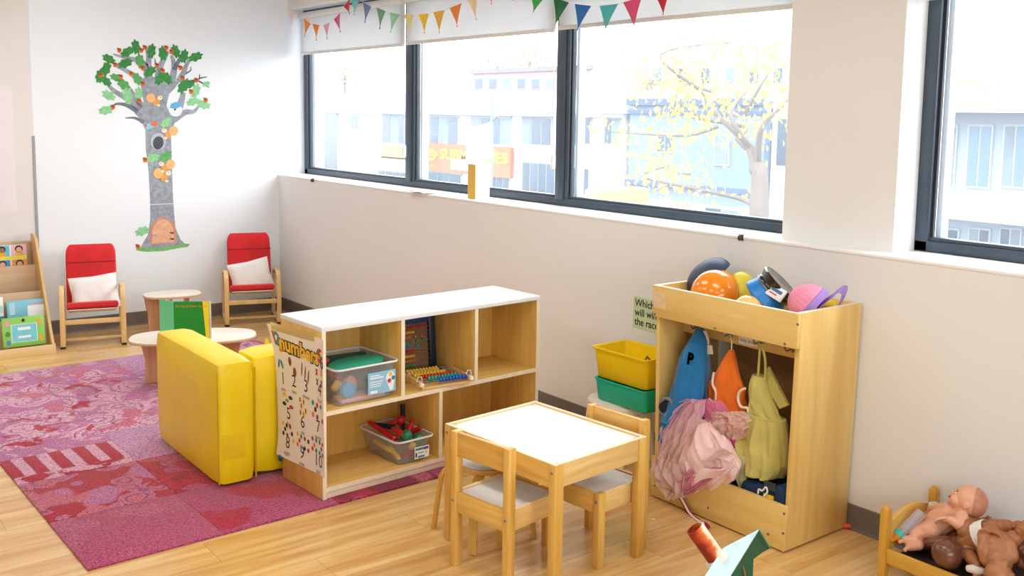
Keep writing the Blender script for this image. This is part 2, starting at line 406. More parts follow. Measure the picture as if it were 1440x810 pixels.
# ---------------------------------------------------------------- bunting
def vtx(px_, py_): return Wy(px_, py_, .055)
bunt = thing('pennant_bunting', 'string of colourful felt pennants hung across the window tops', 'bunting', (2.2, .055, 2.15))
flags = [((405, 14), (415, 17), (410, 36), (247, 220, 214)), ((427, 25), (437, 33), (428, 52), (246, 142, 20)), ((439, 33), (449, 35), (445, 58), (244, 135, 12)),
 ((454, 35), (464, 31), (460, 56), (238, 175, 195)), ((469, 27), (478, 17), (479, 46), (220, 82, 135)), ((483, 9), (492, -4), (492, 20), (190, 25, 42)),
 ((492, -5), (506, -2), (498, 22), (110, 195, 205)), ((510, 2), (522, 9), (513, 33), (105, 135, 175)), ((529, 10), (542, 15), (534, 42), (112, 160, 120)),
 ((548, 17), (562, 20), (549, 47), (150, 208, 170)), ((567, 20), (582, 20), (577, 50), (232, 220, 150)), ((588, 20), (603, 19), (597, 48), (240, 200, 20)),
 ((609, 17), (625, 14), (618, 48), (238, 180, 70)), ((632, 11), (649, 4), (643, 39), (236, 138, 40)), ((656, -2), (672, -10), (670, 29), (240, 214, 180)),
 ((684, -14), (698, -22), (691, 7), (225, 110, 150)), ((712, -26), (730, -30), (722, 2), (200, 60, 60)),
 ((746, -8), (766, -4), (750, 18), (40, 165, 60)), ((778, -4), (800, 3), (781, 37), (5, 105, 62)), ((808, 5), (831, 8), (812, 44), (20, 105, 185)),
 ((843, 8), (869, 5), (851, 45), (70, 185, 190)), ((876, 3), (902, -4), (892, 40), (215, 75, 120)), ((920, -9), (942, -14), (933, 22), (196, 18, 32))]
strp = []
for a, b_, c, colr in flags:
    A, B, Cc = vtx(*a), vtx(*b_), vtx(*c); strp += [A, B]
    def ff(u, v, A=A, B=B, Cc=Cc):
        p = (A*(1-u)+B*u)*(1-v*.97)+Cc*(v*.97); p.y += .006*sin(u*3+v*2.5); return p
    part('pennant', MB().sheet(ff, 4, 6, .0015), plain('felt_%d_%d_%d' % colr, colr, .95, .08, 40, .15, 300, sheen=.2), bunt, world=True)
part('bunting_string', MB().tube(smoothpts(strp, 2), .0016, 5), white_m, bunt, world=True)

# ================================================================ RUG of carpet tiles
def rug_mat(name, kind, pal, seed):
    mt, nt, N, L, b = base(name)
    vec = coords(nt, (1, 1, 1), True)
    jn = N.new('ShaderNodeTexNoise'); jn.inputs['Scale'].default_value = 170; jn.inputs['Detail'].default_value = 1; L.new(vec, jn.inputs[0])
    jm = N.new('ShaderNodeMixRGB'); jm.blend_type = 'ADD'; jm.inputs[0].default_value = .016; L.new(vec, jm.inputs[1]); L.new(jn.outputs['Color'], jm.inputs[2]); vec0 = vec; vec = jm.outputs[0]
    def nzz(sc, det=2, dist=0., v=vec):
        n = N.new('ShaderNodeTexNoise'); n.inputs['Scale'].default_value = sc; n.inputs['Detail'].default_value = det; n.inputs['Distortion'].default_value = dist; L.new(v, n.inputs[0]); return n.outputs[0]
    def ramp(fac, stops, const=True):
        r = N.new('ShaderNodeValToRGB'); cr = r.color_ramp; cr.interpolation = 'CONSTANT' if const else 'LINEAR'
        while len(cr.elements) > 1: cr.elements.remove(cr.elements[-1])
        cr.elements[0].position = stops[0][0]; cr.elements[0].color = lin(stops[0][1])
        for p, c in stops[1:]: e = cr.elements.new(p); e.color = lin(c)
        L.new(fac, r.inputs[0]); return r.outputs[0]
    def mix(f, a, b_, t='MIX'):
        m_ = N.new('ShaderNodeMixRGB'); m_.blend_type = t
        if isinstance(f, float): m_.inputs[0].default_value = f
        else: L.new(f, m_.inputs[0])
        for k, q in ((1, a), (2, b_)):
            if isinstance(q, tuple): m_.inputs[k].default_value = lin(q)
            else: L.new(q, m_.inputs[k])
        return m_.outputs[0]
    def thr(fac, t, w=.02):
        m_ = N.new('ShaderNodeMapRange'); m_.inputs[1].default_value = t-w; m_.inputs[2].default_value = t+w; L.new(fac, m_.inputs[0]); return m_.outputs[0]
    A, B, C_, D = pal
    # a soft warp for the drawn motifs
    nw = N.new('ShaderNodeTexNoise'); nw.inputs['Scale'].default_value = 4; L.new(vec, nw.inputs[0])
    wv = N.new('ShaderNodeMixRGB'); wv.blend_type = 'ADD'; wv.inputs[0].default_value = .12; L.new(vec, wv.inputs[1]); L.new(nw.outputs['Color'], wv.inputs[2]); wv = wv.outputs[0]
    if kind == 'swirl':
        v = N.new('ShaderNodeTexVoronoi'); v.inputs['Scale'].default_value = 5.5; L.new(wv, v.inputs[0])
        c = ramp(v.outputs['Distance'], [(0, A), (.20, D), (.30, A), (.44, C_), (.48, A), (.62, D)])
        c = mix(thr(nzz(6.0, 2, .8), .545, .008), c, B)
        c = mix(thr(nzz(10, 3, 1.2), .62, .03), c, A)
        c = mix(thr(nzz(3, 1), .66, .02), c, D)
    elif kind == 'stripe':
        sx = N.new('ShaderNodeSeparateXYZ'); t2 = N.new('ShaderNodeTexCoord'); L.new(t2.outputs['Object'], sx.inputs[0])
        w = N.new('ShaderNodeTexWave'); w.bands_direction = 'Y'; w.inputs['Scale'].default_value = 3.0; w.inputs['Distortion'].default_value = .6; L.new(vec, w.inputs[0])
        st = ramp(w.outputs['Fac'], [(0, B), (.50, C_), (.56, A)])
        c = mix(thr(sx.outputs[0], -.10, .003), mix(thr(nzz(12, 2, .5), .58), D, A), st)
        c = mix(thr(sx.outputs[0], .16, .003), c, mix(thr(nzz(9, 2), .5), B, A))
    elif kind == 'circles':
        v = N.new('ShaderNodeTexVoronoi'); v.inputs['Scale'].default_value = 8; v.inputs['Randomness'].default_value = .8; L.new(wv, v.inputs[0])
        c = ramp(v.outputs['Distance'], [(0, A), (.30, C_), (.36, A), (.47, D), (.53, B)])
        c = mix(thr(nzz(5, 2, .6), .56, .01), c, B)
        c = mix(thr(nzz(3.2, 2, .6), .55, .01), c, A)
        c = mix(thr(nzz(4.4, 1, .3), .60, .02), c, D)
    elif kind == 'weave':
        w = N.new('ShaderNodeTexWave'); w.bands_direction = 'X'; w.inputs['Scale'].default_value = 14; w.inputs['Distortion'].default_value = 5; w.inputs['Detail'].default_value = 2; L.new(vec, w.inputs[0])
        c = mix(thr(w.outputs['Fac'], .5, .3), A, C_)
        c = mix(thr(nzz(4, 2, .6), .56, .03), c, B)
    else:
        c = mix(thr(nzz(3.5, 2, .3), .56, .03), A, D)
        c = mix(thr(nzz(120, 1), .53, .1), c, C_)
    sp = N.new('ShaderNodeTexNoise'); sp.inputs['Scale'].default_value = 130; sp.inputs['Detail'].default_value = 2; L.new(vec, sp.inputs[0])
    g = ramp(sp.outputs[0], [(.36, (96, 60, 96)), (.5, (226, 214, 222)), (.62, (255, 255, 255))], False)
    c = mix(.75, c, g, 'MULTIPLY')
    L.new(c, b.inputs['Base Color']); b.inputs['Roughness'].default_value = .95; b.inputs['Sheen Weight'].default_value = .25; b.inputs['Specular IOR Level'].default_value = .1
    add_bump(nt, vec, 300, .6, b, .004)
    return mt
ROSE, CRIM, MAG, LAV, PALE, PURP, DUSK = (216, 116, 136), (194, 40, 64), (182, 66, 128), (206, 126, 172), (236, 182, 202), (150, 78, 146), (204, 92, 116)
R_M = {'s1': rug_mat('rug_swirl_pale', 'swirl', (PALE, CRIM, MAG, LAV), 1), 's2': rug_mat('rug_swirl_rose', 'swirl', (PALE, ROSE, MAG, LAV), 2),
       'st': rug_mat('rug_stripe', 'stripe', (PALE, CRIM, PURP, LAV), 3), 'c': rug_mat('rug_circles', 'circles', (ROSE, CRIM, PURP, LAV), 4),
       'p': rug_mat('rug_speckle', 'plain', (DUSK, CRIM, MAG, ROSE), 5), 'w': rug_mat('rug_weave', 'weave', (DUSK, CRIM, MAG, LAV), 6), 'd': rug_mat('rug_deep', 'circles', (DUSK, CRIM, MAG, (150, 34, 62)), 7),
       'l': rug_mat('rug_lavender', 'plain', ((196, 132, 186), CRIM, PALE, (205, 150, 195)), 8)}
rug = thing('area_rug', 'large patchwork rug of pink, crimson and lavender carpet tiles', 'rug', (2.41, -1.56, 0), radians(1.6))
lay = [['s1', 's2', 'l', 's1'], ['s2', 's1', 's2', 'l'], ['s1', 's2', 's1', 's2'], ['st', 'l', 's2', 'w'], ['st', 'd', 'w', 's1'], ['p', 'w', 'd', 'w']]
lay[4][0] = 'c'; lay[3][0] = 'st'
for i in range(6):
    for j in range(4):
        x = -1.48+(i+.5)*.4933; y = -.985+(j+.5)*.4925
        me = make_mesh('carpet_tile', MB().box(-.246, .246, -.2458, .2458, 0, .009), .002); me.materials.append(R_M[lay[i][j]])
        o = bpy.data.objects.new('carpet_tile', me); COL.objects.link(o); o.parent = rug; o.location = (x, y, 0)
        o.rotation_euler = (0, 0, 0 if lay[i][j] in ('st', 'w') else 0)

# ================================================================ OPEN SHELF UNIT
birch_z = wood('birch_upright', (240, 200, 114), (218, 168, 76), 2, .4, .8)
birch_x = wood('birch_level', (242, 206, 126), (222, 174, 86), 0, .4, .8)
edge_m = plain('ply_edge_pale', (244, 228, 200), .45, .05, 30)
lam = plain('white_laminate', (232, 233, 234), .3, .03, 5, spec=.4)
SH_O, SH_A = Vector((3.832, -1.563, 0)), radians(93.5)
RUGZ = .0105
sh = thing('shelf_unit', 'low birch open shelf unit with a white laminate top', 'shelf unit', (SH_O.x, SH_O.y, RUGZ), SH_A)
SM = RM[sh.name]
SW, SD, SHH = 1.192, .345, .735-RUGZ
def shp(nm, x0, x1, y0, y1, z0, z1, mt, **k): return part(nm, MB().box(x0, x1, y0, y1, z0, z1), mt, sh, bevel=.0015, **k)
shp('side_panel', 0, .018, .0, SD, 0, SHH-.02, birch_z); shp('side_panel', SW-.018, SW, .0, SD, 0, SHH-.02, birch_z)
shp('shelf_top', -.002, SW+.002, -.004, SD+.002, SHH-.02, SHH, lam, label='white laminate top')
shp('shelf_board', .018, SW-.018, .002, SD-.012, .352, .370, birch_x)
shp('bottom_board', .018, SW-.018, .002, SD-.012, .030, .048, birch_x)
shp('kick_board', .018, SW-.018, .006, .022, 0.0, .030, edge_m)
shp('divider', .388, .406, .002, SD-.012, .370, SHH-.02, birch_z); shp('divider', .794, .812, .002, SD-.012, .370, SHH-.02, birch_z)
shp('divider', .593, .611, .002, SD-.012, .048, .352, birch_z)
shp('back_panel', .018, SW-.018, SD-.012, SD-.002, .002, SHH-.02, wood('birch_back', (238, 196, 110), (216, 164, 74), 2, .45, .6))
for (x0, x1, z0, z1) in ((0, .018, 0, SHH-.02), (SW-.018, SW, 0, SHH-.02), (.388, .406, .37, SHH-.02), (.794, .812, .37, SHH-.02), (.593, .611, .048, .352)):
    part('edge_band', MB().box(x0, x1, -.002, .0, z0, z1), edge_m, sh)
for z0, z1 in ((.352, .370), (.030, .048)): part('edge_band', MB().box(.018, SW-.018, -.001, .002, z0, z1), edge_m, sh)
def SL(u, v, z): return SM@Vector((u, v, z))

# ---------------------------------------------------------------- numbers poster on the shelf end
PW, PH = .415, .575
def bend(s, t, h=0.):
    """poster sheet: s from the shelf back (0) to front (PW), t down from its top"""
    v = .375-s; lift = .004+.020*max(0, 1-t/.22)**2*(1-s/PW)+.012*max(0, (s-.33)/.085)**2+.004*sin(t*9)*.5+.010*max(0, (t-.45)/.12)**2*(1-s/PW)
    vv = v+.05*max(0, 1-t/.3)**2*max(0, 1-s/.25)
    return Vector((-lift-h, vv, .672-t+.010*(s/PW)))
post = thing('number_poster', 'white number chart poster from one to ten hung on shelf end', 'poster', SL(-.006, .17, .1), SH_A)
PMI = RM[post.name].inverted()@SM
def pprint(nm, mbs, mt, label=None):
    mb = MB()
    for q, h in mbs: mb.add([bend(p.x, p.y, h) for p in q.v], q.f)
    mb.v = [PMI@p for p in mb.v]; return part(nm, mb, mt, post, smooth=False, label=label, fix=False)
sheet = MB().sheet(lambda a, b_: bend(a*PW, b_*PH, -.0), 16, 22, .0008); sheet.v = [PMI@p for p in sheet.v]
part('poster_sheet', sheet, plain('poster_paper', (244, 238, 222), .55, .02, 6), post)
def flat(txt, size, s, t, bold=0., rot=0.):
    q = text_mb(txt, size, 0, bold=bold); ca, sa = cos(rot), sin(rot)
    q.v = [Vector((s+p.x*ca-p.y*sa, t-(p.x*sa+p.y*ca), 0)) for p in q.v]; return q
def blob(s, t, rx, ry, rot=0., n=10): return MB().add([(x, y, 0) for x, y in ellipse2(s, t, rx, ry, n, rot)], [tuple(range(n))])
ink = plain('print_black', (38, 34, 34), .6); yel = plain('print_yellow', (246, 196, 40), .6); org = plain('print_orange', (232, 120, 30), .6)
pri = {'red': plain('print_red', (200, 50, 50), .6), 'green': plain('print_green', (60, 140, 70), .6), 'teal': plain('print_teal', (50, 140, 160), .6), 'brown': plain('print_brown', (140, 70, 35), .6),
       'black': ink, 'yellow': yel, 'orange': org, 'purple': plain('print_purple', (120, 60, 130), .6), 'grey': plain('print_grey', (150, 150, 160), .6)}
pprint('title_shadow', [(flat('numbers', .086, .215, .078, .0085, -.06), .0006)], ink)
pprint('title_print', [(flat('numbers', .086, .215, .078, .0028, -.06), .0012)], yel)
pprint('corner_figure', [(flat('1', .07, .030, .055, .003, .15), .0008)], pri['red'])
pprint('corner_figure', [(flat('3', .06, .070, .090, .003, -.1), .0009)], org)
pprint('corner_figure', [(flat('2', .08, .052, .060, .003, -.15), .0012)], pri['teal'])
pprint('corner_figure', [(flat('4', .06, .352, .075, .003, .1), .0008)], pri['green'])
pprint('corner_figure', [(flat('5', .075, .375, .075, .003, -.1), .0012)], pri['red'])
pprint('corner_figure', [(flat('6', .07, .398, .10, .003, .1), .0013)], pri['purple'])
cells = [('1', 'one', .06, .228), ('2', 'two', .155, .222), ('3', 'three', .255, .224), ('4', 'four', .372, .215), ('5', 'five', .10, .375), ('6', 'six', .22, .385), ('7', 'seven', .35, .375), ('8', 'eight', .09, .505), ('9', 'nine', .215, .52), ('10', 'ten', .35, .520)]
for a, w, s, t in cells: pprint('numeral_print', [(flat(a, .075, s, t), .0006)], ink); pprint('word_print', [(flat(w, .026, s, t+.045), .0006)], ink)
icons = {'teal': [(.035, .165, .008, .022, .4), (.06, .165, .008, .022, -.4)], 'brown': [(.130, .140, .013, .020, 0), (.165, .180, .014, .021, 0)] + [(.225+.026*k, .155+.012*k, .005, .032, .15) for k in range(3)],
  'red': [(.345, .145, .005, .018, .5), (.345, .145, .005, .018, -.5)], 'purple': [(.393, .185, .005, .018, .5), (.393, .185, .005, .018, -.5)], 'orange': [(.393, .14, .005, .018, .5), (.393, .14, .005, .018, -.5)], 'green': [(.35, .185, .005, .018, .5), (.35, .185, .005, .018, -.5)],
  'yellow': [(.065, .295, .018, .009, 0)], 'black': [(.12, .300, .018, .009, 0), (.065, .335, .018, .009, 0)], 'grey': [(.09, .317, .016, .008, 0)]}
icons['red'].append((.125, .340, .018, .009, 0))
for s, t in ((.205, .29), (.235, .295), (.215, .315), (.25, .33), (.205, .345), (.232, .35)): icons['yellow'].append((s, t, .009, .013, 0)); icons['black'].append((s-.003, t, .004, .012, 0))
cyc = ['teal', 'red', 'teal', 'black', 'orange', 'purple', 'red']
for k, (s, t) in enumerate(((.31, .280), (.345, .285), (.38, .285), (.33, .305), (.31, .33), (.345, .335), (.395, .34))): icons[cyc[k]].append((s, t, .010, .012, .3))
cyc = ['yellow', 'black', 'red', 'black', 'black', 'red', 'black', 'yellow']
for k, (s, t) in enumerate(((.05, .425), (.08, .43), (.11, .43), (.065, .448), (.05, .47), (.085, .472), (.125, .458), (.14, .485))): icons[cyc[k]].append((s, t, .010, .0105, 0))
cyc = ['yellow', 'green', 'red', 'black', 'red', 'orange', 'grey', 'black', 'brown']
for k, (s, t) in enumerate(((.175, .445), (.205, .45), (.235, .453), (.265, .458), (.19, .47), (.175, .49), (.205, .495), (.235, .495), (.265, .497))): icons[cyc[k]].append((s, t, .009, .010, 0))
cyc = ['red', 'teal', 'green', 'red', 'orange', 'red', 'green', 'teal', 'purple', 'red']
for k, (s, t) in enumerate(((.30, .435), (.33, .437), (.36, .438), (.39, .44), (.315, .46), (.30, .478), (.33, .48), (.36, .483), (.378, .462), (.39, .485))): icons[cyc[k]].append((s, t, .009, .010, 0))
for k, lst in icons.items():
    for q in lst: pprint('picture_print', [(blob(*q), .0007)], pri[k])
tape_m = see_through('clear_tape', (240, 220, 160), .45, .2)
mb = MB().sheet(lambda a, b_: bend(.03+a*.30, -.012+b_*.034, .0016), 8, 2, .0004); mb.v = [PMI@p for p in mb.v]; part('tape', mb, tape_m, post)
clip = Vector((-.012, .34, .088)); q = MB().ball(clip, (.009, .012, .015)); q.v = [SM@p for p in q.v]
solid('push_pin', q, plain('pin_blue', (25, 85, 110), .4), 'small dark blue clip under the number poster', 'clip')

# ---------------------------------------------------------------- plastic bins
clear_m = see_through('clear_plastic', (240, 247, 255), .86, .12, 1.8)
def tote(u0, u1, v0, v1, z0, h, name, label, taper=.012, rim=.010, cat='bin', mt=None, root=None, w=.003, group=None):
    """open tub: tapered walls, rolled rim"""
    t = root; rings_o = []; rings_i = []
    def rr(d, z): return [Vector((x, y, z)) for x, y in rrect(u0+d, u1-d, v0+d, v1-d, .025)]
    R_ = [rr(taper+.006, z0), rr(taper, z0+.006), rr(0, z0+h-.004), rr(-rim, z0+h-.004), rr(-rim-.002, z0+h+.004), rr(.0, z0+h+.005), rr(w, z0+h), rr(taper+w, z0+w+.004)]
    return MB().rings(R_)
B1 = (.078, .373, .012, .310); B1z = .370
b1 = thing('clear_bin', 'large clear plastic bin of toys on the upper shelf', 'bin', SL(.235, .165, B1z+RUGZ-.0105), SH_A, 'clear plastic bins')
b1M = RM[b1.name].inverted()@SM
def shelf_part(nm, mb, mt, root, **k):
    mb.v = [RM[root.name].inverted()@(SM@p) for p in mb.v]; return part(nm, mb, mt, root, **k)
def shelf_solid(nm, mb, mt, label, cat, group=None, **k):
    mb.v = [SM@p for p in mb.v]; return solid(nm, mb, mt, label, cat, group, **k)
shelf_part('bin_body', tote(*B1, B1z, .158, '', ''), clear_m, b1)
shelf_part('bin_rim', MB().tube([(x, y, B1z+.160) for x, y in rrect(B1[0]-.010, B1[1]+.010, B1[2]-.010, B1[3]+.010, .03)], .0045, 6, closed=True), plain('frosted_rim', (232, 236, 240), .35, .02), b1)
lbl = MB().box(.225, .365, .008, .0088, B1z+.03, B1z+.125)
lb_ = shelf_part('bin_label', lbl, plain('label_blue', (150, 200, 228), .5, .03), b1, label='pale blue sticker with a bag of coloured shapes')
sw = MB().add([(.338+.023*cos(a), .0078, B1z+.088+.030*sin(a)) for a in [pi*k/10 for k in range(11)]]+[(.322, .0078, B1z+.07), (.336, .0078, B1z+.035), (.350, .0078, B1z+.035), (.357, .0078, B1z+.07)], [tuple(range(15))])
shelf_part('label_print', sw, plain('label_white', (245, 247, 250), .5), lb_, smooth=False)
for cc, zz, xx in (('yellow', .105, .338), ('red', .078, .332), ('teal', .088, .352)):
    shelf_part('label_print', MB().add([(x, .0072, z) for x, z in ellipse2(xx, B1z+zz, .010, .010, 10)], [tuple(range(10))]), pri[cc], lb_, smooth=False)
for k, (z, x0, x1) in enumerate(((.110, .235, .285), (.100, .235, .302), (.083, .235, .300), (.073, .235, .292), (.064, .235, .288), (.040, .237, .272))):
    hh = .004 if k not in (1, 5) else (.007 if k == 1 else .012)
    shelf_part('label_print', MB().add([(x0, .0074, B1z+z-hh/2), (x1, .0074, B1z+z-hh/2), (x1, .0074, B1z+z+hh/2), (x0, .0074, B1z+z+hh/2)], [(0, 1, 2, 3)]), plain('label_white', (245, 247, 250), .5), lb_, smooth=False)
# what lies in the bin
toycol = {'yellow': (240, 190, 70), 'coral': (236, 150, 120), 'blue': (60, 150, 200), 'orange': (238, 160, 90), 'red': (210, 50, 50), 'purple': (110, 70, 150), 'sky': (80, 175, 215)}
def knob_toy(u, v, z, c, s, ang, lab):
    mb = MB(); Mx = T((u, v, z))@Rz(ang)@Rx(.9)
    mb.tube([Mx@Vector((-s, 0, 0)), Mx@Vector((s, 0, 0))], .011, 10)
    for e in (-s, s): mb.ball(Mx@Vector((e, 0, 0)), .018, None, 12, 8)
    mb.ball(Mx@Vector((0, .012, 0)), .017, None, 12, 8)
    return shelf_solid('toy_connector', mb, plain('toy_'+c, toycol[c], .4, .05), lab, 'toy', 'toy pieces in the clear bin')
def wheel_toy(u, v, z, c, r, d, lab):
    Mx = T((u, v, z))@aim(d); mb = MB().lathe([(.006, -.012), (r*.55, -.012), (r*.6, -.006), (r*.8, -.006), (r*.85, -.013), (r, -.011), (r, .011), (r*.85, .013), (r*.8, .006), (.006, .006)], 20, Mx)
    return shelf_solid('toy_disc', mb, plain('toy_'+c, toycol[c], .4, .05), lab, 'toy', 'toy pieces in the clear bin')
zb = B1z+.006
shelf_solid('toy_tray', MB().box(.118, .335, .04, .12, zb, zb+.018), plain('toy_pale_coral', (240, 178, 160), .5, .03), 'pale coral toy tray on the floor of the clear bin', 'toy', bevel=.004)
wheel_toy(.150, .046, zb+.055, 'sky', .034, (.1, -1, .1), 'sky blue toy wheel behind the clear bin wall')
wheel_toy(.190, .095, zb+.068, 'coral', .030, (.3, -1, .3), 'coral toy wheel behind the clear bin wall')
knob_toy(.145, .115, zb+.055, 'yellow', .022, .3, 'yellow knobbly toy piece beside the blue wheel in clear bin')
knob_toy(.305, .062, zb+.055, 'orange', .024, .5, 'amber knobbly toy piece at the clear bin corner')
knob_toy(.310, .125, zb+.062, 'blue', .02, 1.2, 'blue knobbly toy piece behind the amber one in clear bin')
knob_toy(.24, .15, zb+.035, 'yellow', .03, .9, 'yellow knobbly toy piece behind the bin sticker')
knob_toy(.165, .20, zb+.075, 'red', .03, 2.1, 'red knobbly toy piece deep inside the clear bin')
tealm = plain('teal_felt', (56, 196, 160), .8, .06, 12, .1, 120)
shelf_solid('teal_mat', MB().prism([(.24+.115*cos(a)*1.12, .125+.085*sin(a), B1z+.142+.006*cos(a)) for a in [2*pi*k/26 for k in range(26)]], (0, 0, .012)), tealm, 'oval bright teal foam mat lying across clear bin', 'toy mat', bevel=.003)
shelf_solid('dark_teal_board', MB().box(-.09, .09, -.065, .065, 0, .006, T((.260, .215, B1z+.135))@Rz(-.25)@Rx(.20)@Ry(-.04)), plain('dark_teal', (18, 96, 98), .6, .05), 'dark teal board leaning in the clear bin', 'board', bevel=.002)
for k, (u, v, c, lab) in enumerate(((.125, .215, 'blue', 'round blue toy peg at the back of clear bin'), (.155, .245, 'red', 'round red toy peg beside the blue peg'), (.14, .27, 'purple', 'purple toy peg at the back of clear bin'), (.115, .25, 'red', 'small red toy block behind the blue peg'))):
    shelf_solid('toy_peg', MB().lathe([(.0, -.07), (.016, -.07), (.016, -.005), (.022, 0), (.022, .012), (.016, .022), (.0, .024)], 14, T((u, v, B1z+.128+.006*(k % 2)))@Rx(.25*(k-1))), plain('toy_'+c, toycol[c], .35, .05), lab, 'toy', 'toy pieces in the clear bin')

B2 = (.375, .560, .006, .300); B2z = .048
b2 = thing('clear_bin', 'small clear plastic bin of shakers on the lower shelf', 'bin', SL(.467, .15, B2z), SH_A, 'clear plastic bins')
shelf_part('bin_body', tote(*B2, B2z, .112, '', '', .018), clear_m, b2)
shelf_part('bin_rim', MB().tube([(x, y, B2z+.114) for x, y in rrect(B2[0]-.010, B2[1]+.010, B2[2]-.010, B2[3]+.010, .03)], .004, 6, closed=True), plain('frosted_rim', (232, 236, 240), .35, .02), b2)
l2 = shelf_part('bin_label', MB().box(.462, .540, .0015, .0025, B2z+.022, B2z+.075), plain('label_white', (245, 247, 250), .5), b2, label='white printed sticker')
for (x0, x1, z0, z1, c) in ((.466, .52, .060, .070, 'teal'), (.512, .536, .058, .07, 'purple'), (.48, .515, .026, .034, 'teal'), (.466, .474, .03, .05, 'black'), (.52, .53, .04, .05, 'yellow'), (.48, .51, .045, .050, 'grey')):
    shelf_part('label_print', MB().add([(x0, .001, B2z+z0), (x1, .001, B2z+z0), (x1, .001, B2z+z1), (x0, .001, B2z+z1)], [(0, 1, 2, 3)]), pri[c], l2, smooth=False)
def maraca(name, a, b_, r, col, lab, head=True, hc=None):
    """shaker: handle from a to b_, round head at b_"""
    a, b_ = Vector(a), Vector(b_); d = (b_-a); L_ = d.length; Mx = T(a)@aim(d)
    pr_ = [(.0, 0), (.008, .001), (.011, .01), (.010, L_*.3), (.0125, L_*.6), (.013, L_-r*.85)] + ([(r*sin(t_), L_-r*cos(t_)) for t_ in [.6, .9, 1.3, 1.7, 2.1, 2.5, 2.9]] if head else [(.0145, L_-.01), (.011, L_)]) + [(0, L_+(r if head else 0))]
    mb = MB().lathe(pr_, 18, Mx)
    return shelf_solid(name, mb, plain('shaker_%d_%d_%d' % col, col, .22, .05, coat=.4), lab, 'shaker' if head else 'rattle stick', 'shakers in the small clear bin')
z0 = B2z+.02
REDc, GRNc, NAVc, YELc = (205, 28, 36), (14, 132, 92), (18, 34, 58), (246, 196, 30)
maraca('shaker', (.405, .04, z0+.01), (.43, .15, z0+.022), .02, YELc, 'yellow shaker low inside small clear bin', False)
maraca('shaker', (.40, .10, z0+.03), (.415, .25, z0+.03), .02, YELc, 'second yellow stick above the other in small bin', False)
maraca('shaker', (.43, .05, z0+.012), (.52, .06, z0+.014), .02, REDc, 'red stick along the bin front behind the sticker', False)
maraca('shaker', (.385, .255, z0+.125), (.43, .10, z0+.075), .016, REDc, 'red rattle stick sticking out of the bin corner', False)
maraca('shaker', (.43, .13, z0+.118), (.455, .055, z0+.098), .026, REDc, 'short red rattle stick behind the green ball', False)
maraca('shaker', (.40, .27, z0+.11), (.47, .17, z0+.105), .018, NAVc, 'navy rattle stick lying at the back of the bin', False)
maraca('shaker', (.46, .25, z0+.09), (.53, .21, z0+.115), .024, REDc, 'red shaker at the back corner of the small bin')
maraca('shaker', (.545, .13, z0+.135), (.495, .11, z0+.088), .020, REDc, 'red shaker with a white handle tip pointing up')
maraca('shaker', (.546, .075, z0+.112), (.530, .165, z0+.055), .018, REDc, 'red shaker lying against the right wall of bin', False)
maraca('shaker', (.548, .215, z0+.02), (.552, .225, z0+.185), .016, NAVc, 'navy stick standing upright in the small clear bin', False)
for c, p, r, lab in ((GRNc, (.462, .062, z0+.096), .026, 'glossy green ball beside the short red rattle'), (GRNc, (.512, .044, z0+.074), .026, 'lower glossy green ball beside the yellow ball'), (YELc, (.475, .036, z0+.052), .018, 'small glossy yellow ball between the green balls')):
    shelf_solid('shaker_ball', MB().ball(p, r, None, 20, 14), plain('shaker_%d_%d_%d' % c, c, .2, .04, coat=.4), lab, 'ball', 'balls in the small clear bin')

# ---------------------------------------------------------------- two abacuses
wire = plain('abacus_wire', (190, 190, 190), .3, .05, metal=.8)
navy = plain('abacus_navy', (24, 32, 52), .35, .06)
bead = {k: plain('bead_'+k, c, .3, .05, coat=.2) for k, c in {'red': (205, 40, 40), 'yellow': (244, 200, 40), 'orange': (238, 120, 30), 'teal': (30, 160, 140), 'cyan': (30, 150, 190), 'blue': (30, 90, 190), 'natural': (222, 180, 120), 'green': (40, 150, 90)}.items()}
ab = thing('standing_abacus', 'navy framed counting abacus standing against the shelf back', 'abacus', SL(.62, .3, .37), SH_A)
AM = SM@T((.648, .283, .3715))@Rx(-.08)@Rz(-.10)
def apart(nm, mb, mt, **k): mb.v = [RM[ab.name].inverted()@(AM@p) for p in mb.v]; return part(nm, mb, mt, ab, **k)
AW, AH = .255, .262
apart('frame_post', MB().box(AW/2-.034, AW/2, -.012, .012, 0, AH), navy, bevel=.004); apart('frame_post', MB().box(-AW/2, -AW/2+.03, -.012, .012, 0, AH), navy, bevel=.004)
apart('frame_rail', MB().box(-AW/2, AW/2-.03, -.010, .010, AH-.028, AH-.004), plain('abacus_blue', (30, 50, 110), .35), bevel=.003); apart('frame_rail', MB().box(-AW/2, AW/2, -.010, .010, 0.0, .018), navy, bevel=.003)
apart('stand_foot', MB().box(AW/2-.05, AW/2+.008, -.05, .02, 0, .016), navy, bevel=.005)
apart('backing', MB().box(-AW/2+.03, AW/2-.034, .009, .011, .018, AH-.028), plain('abacus_back', (130, 96, 62), .7, .06))
br = MB().ball((0, 0, 0), (.0052, .0066, .0066), None, 8, 6)
rows = ['red', 'yellow', 'orange', 'teal', 'cyan', 'red', 'yellow', 'orange', 'green']
for k, c in enumerate(rows):
    z = AH-.046-k*.0225
    apart('wire', MB().tube([(-AW/2+.03, -.004, z), (AW/2-.034, -.004, z)], .0012, 5), wire)
    xs = [.085-j*.0112 for j in range(10)] if k == 0 else [-.09+j*.0112 for j in range(10)]
    if k == 2: xs[-2] += .02; xs[-1] += .045
    if k == 3: xs[-3] += .015; xs[-2] += .03; xs[-1] += .055
    if k == 4: xs[-2] += .022; xs[-1] += .022
    for x in xs: apart('bead', MB().add([p+Vector((x, -.004, z)) for p in br.v], br.f), bead[c])
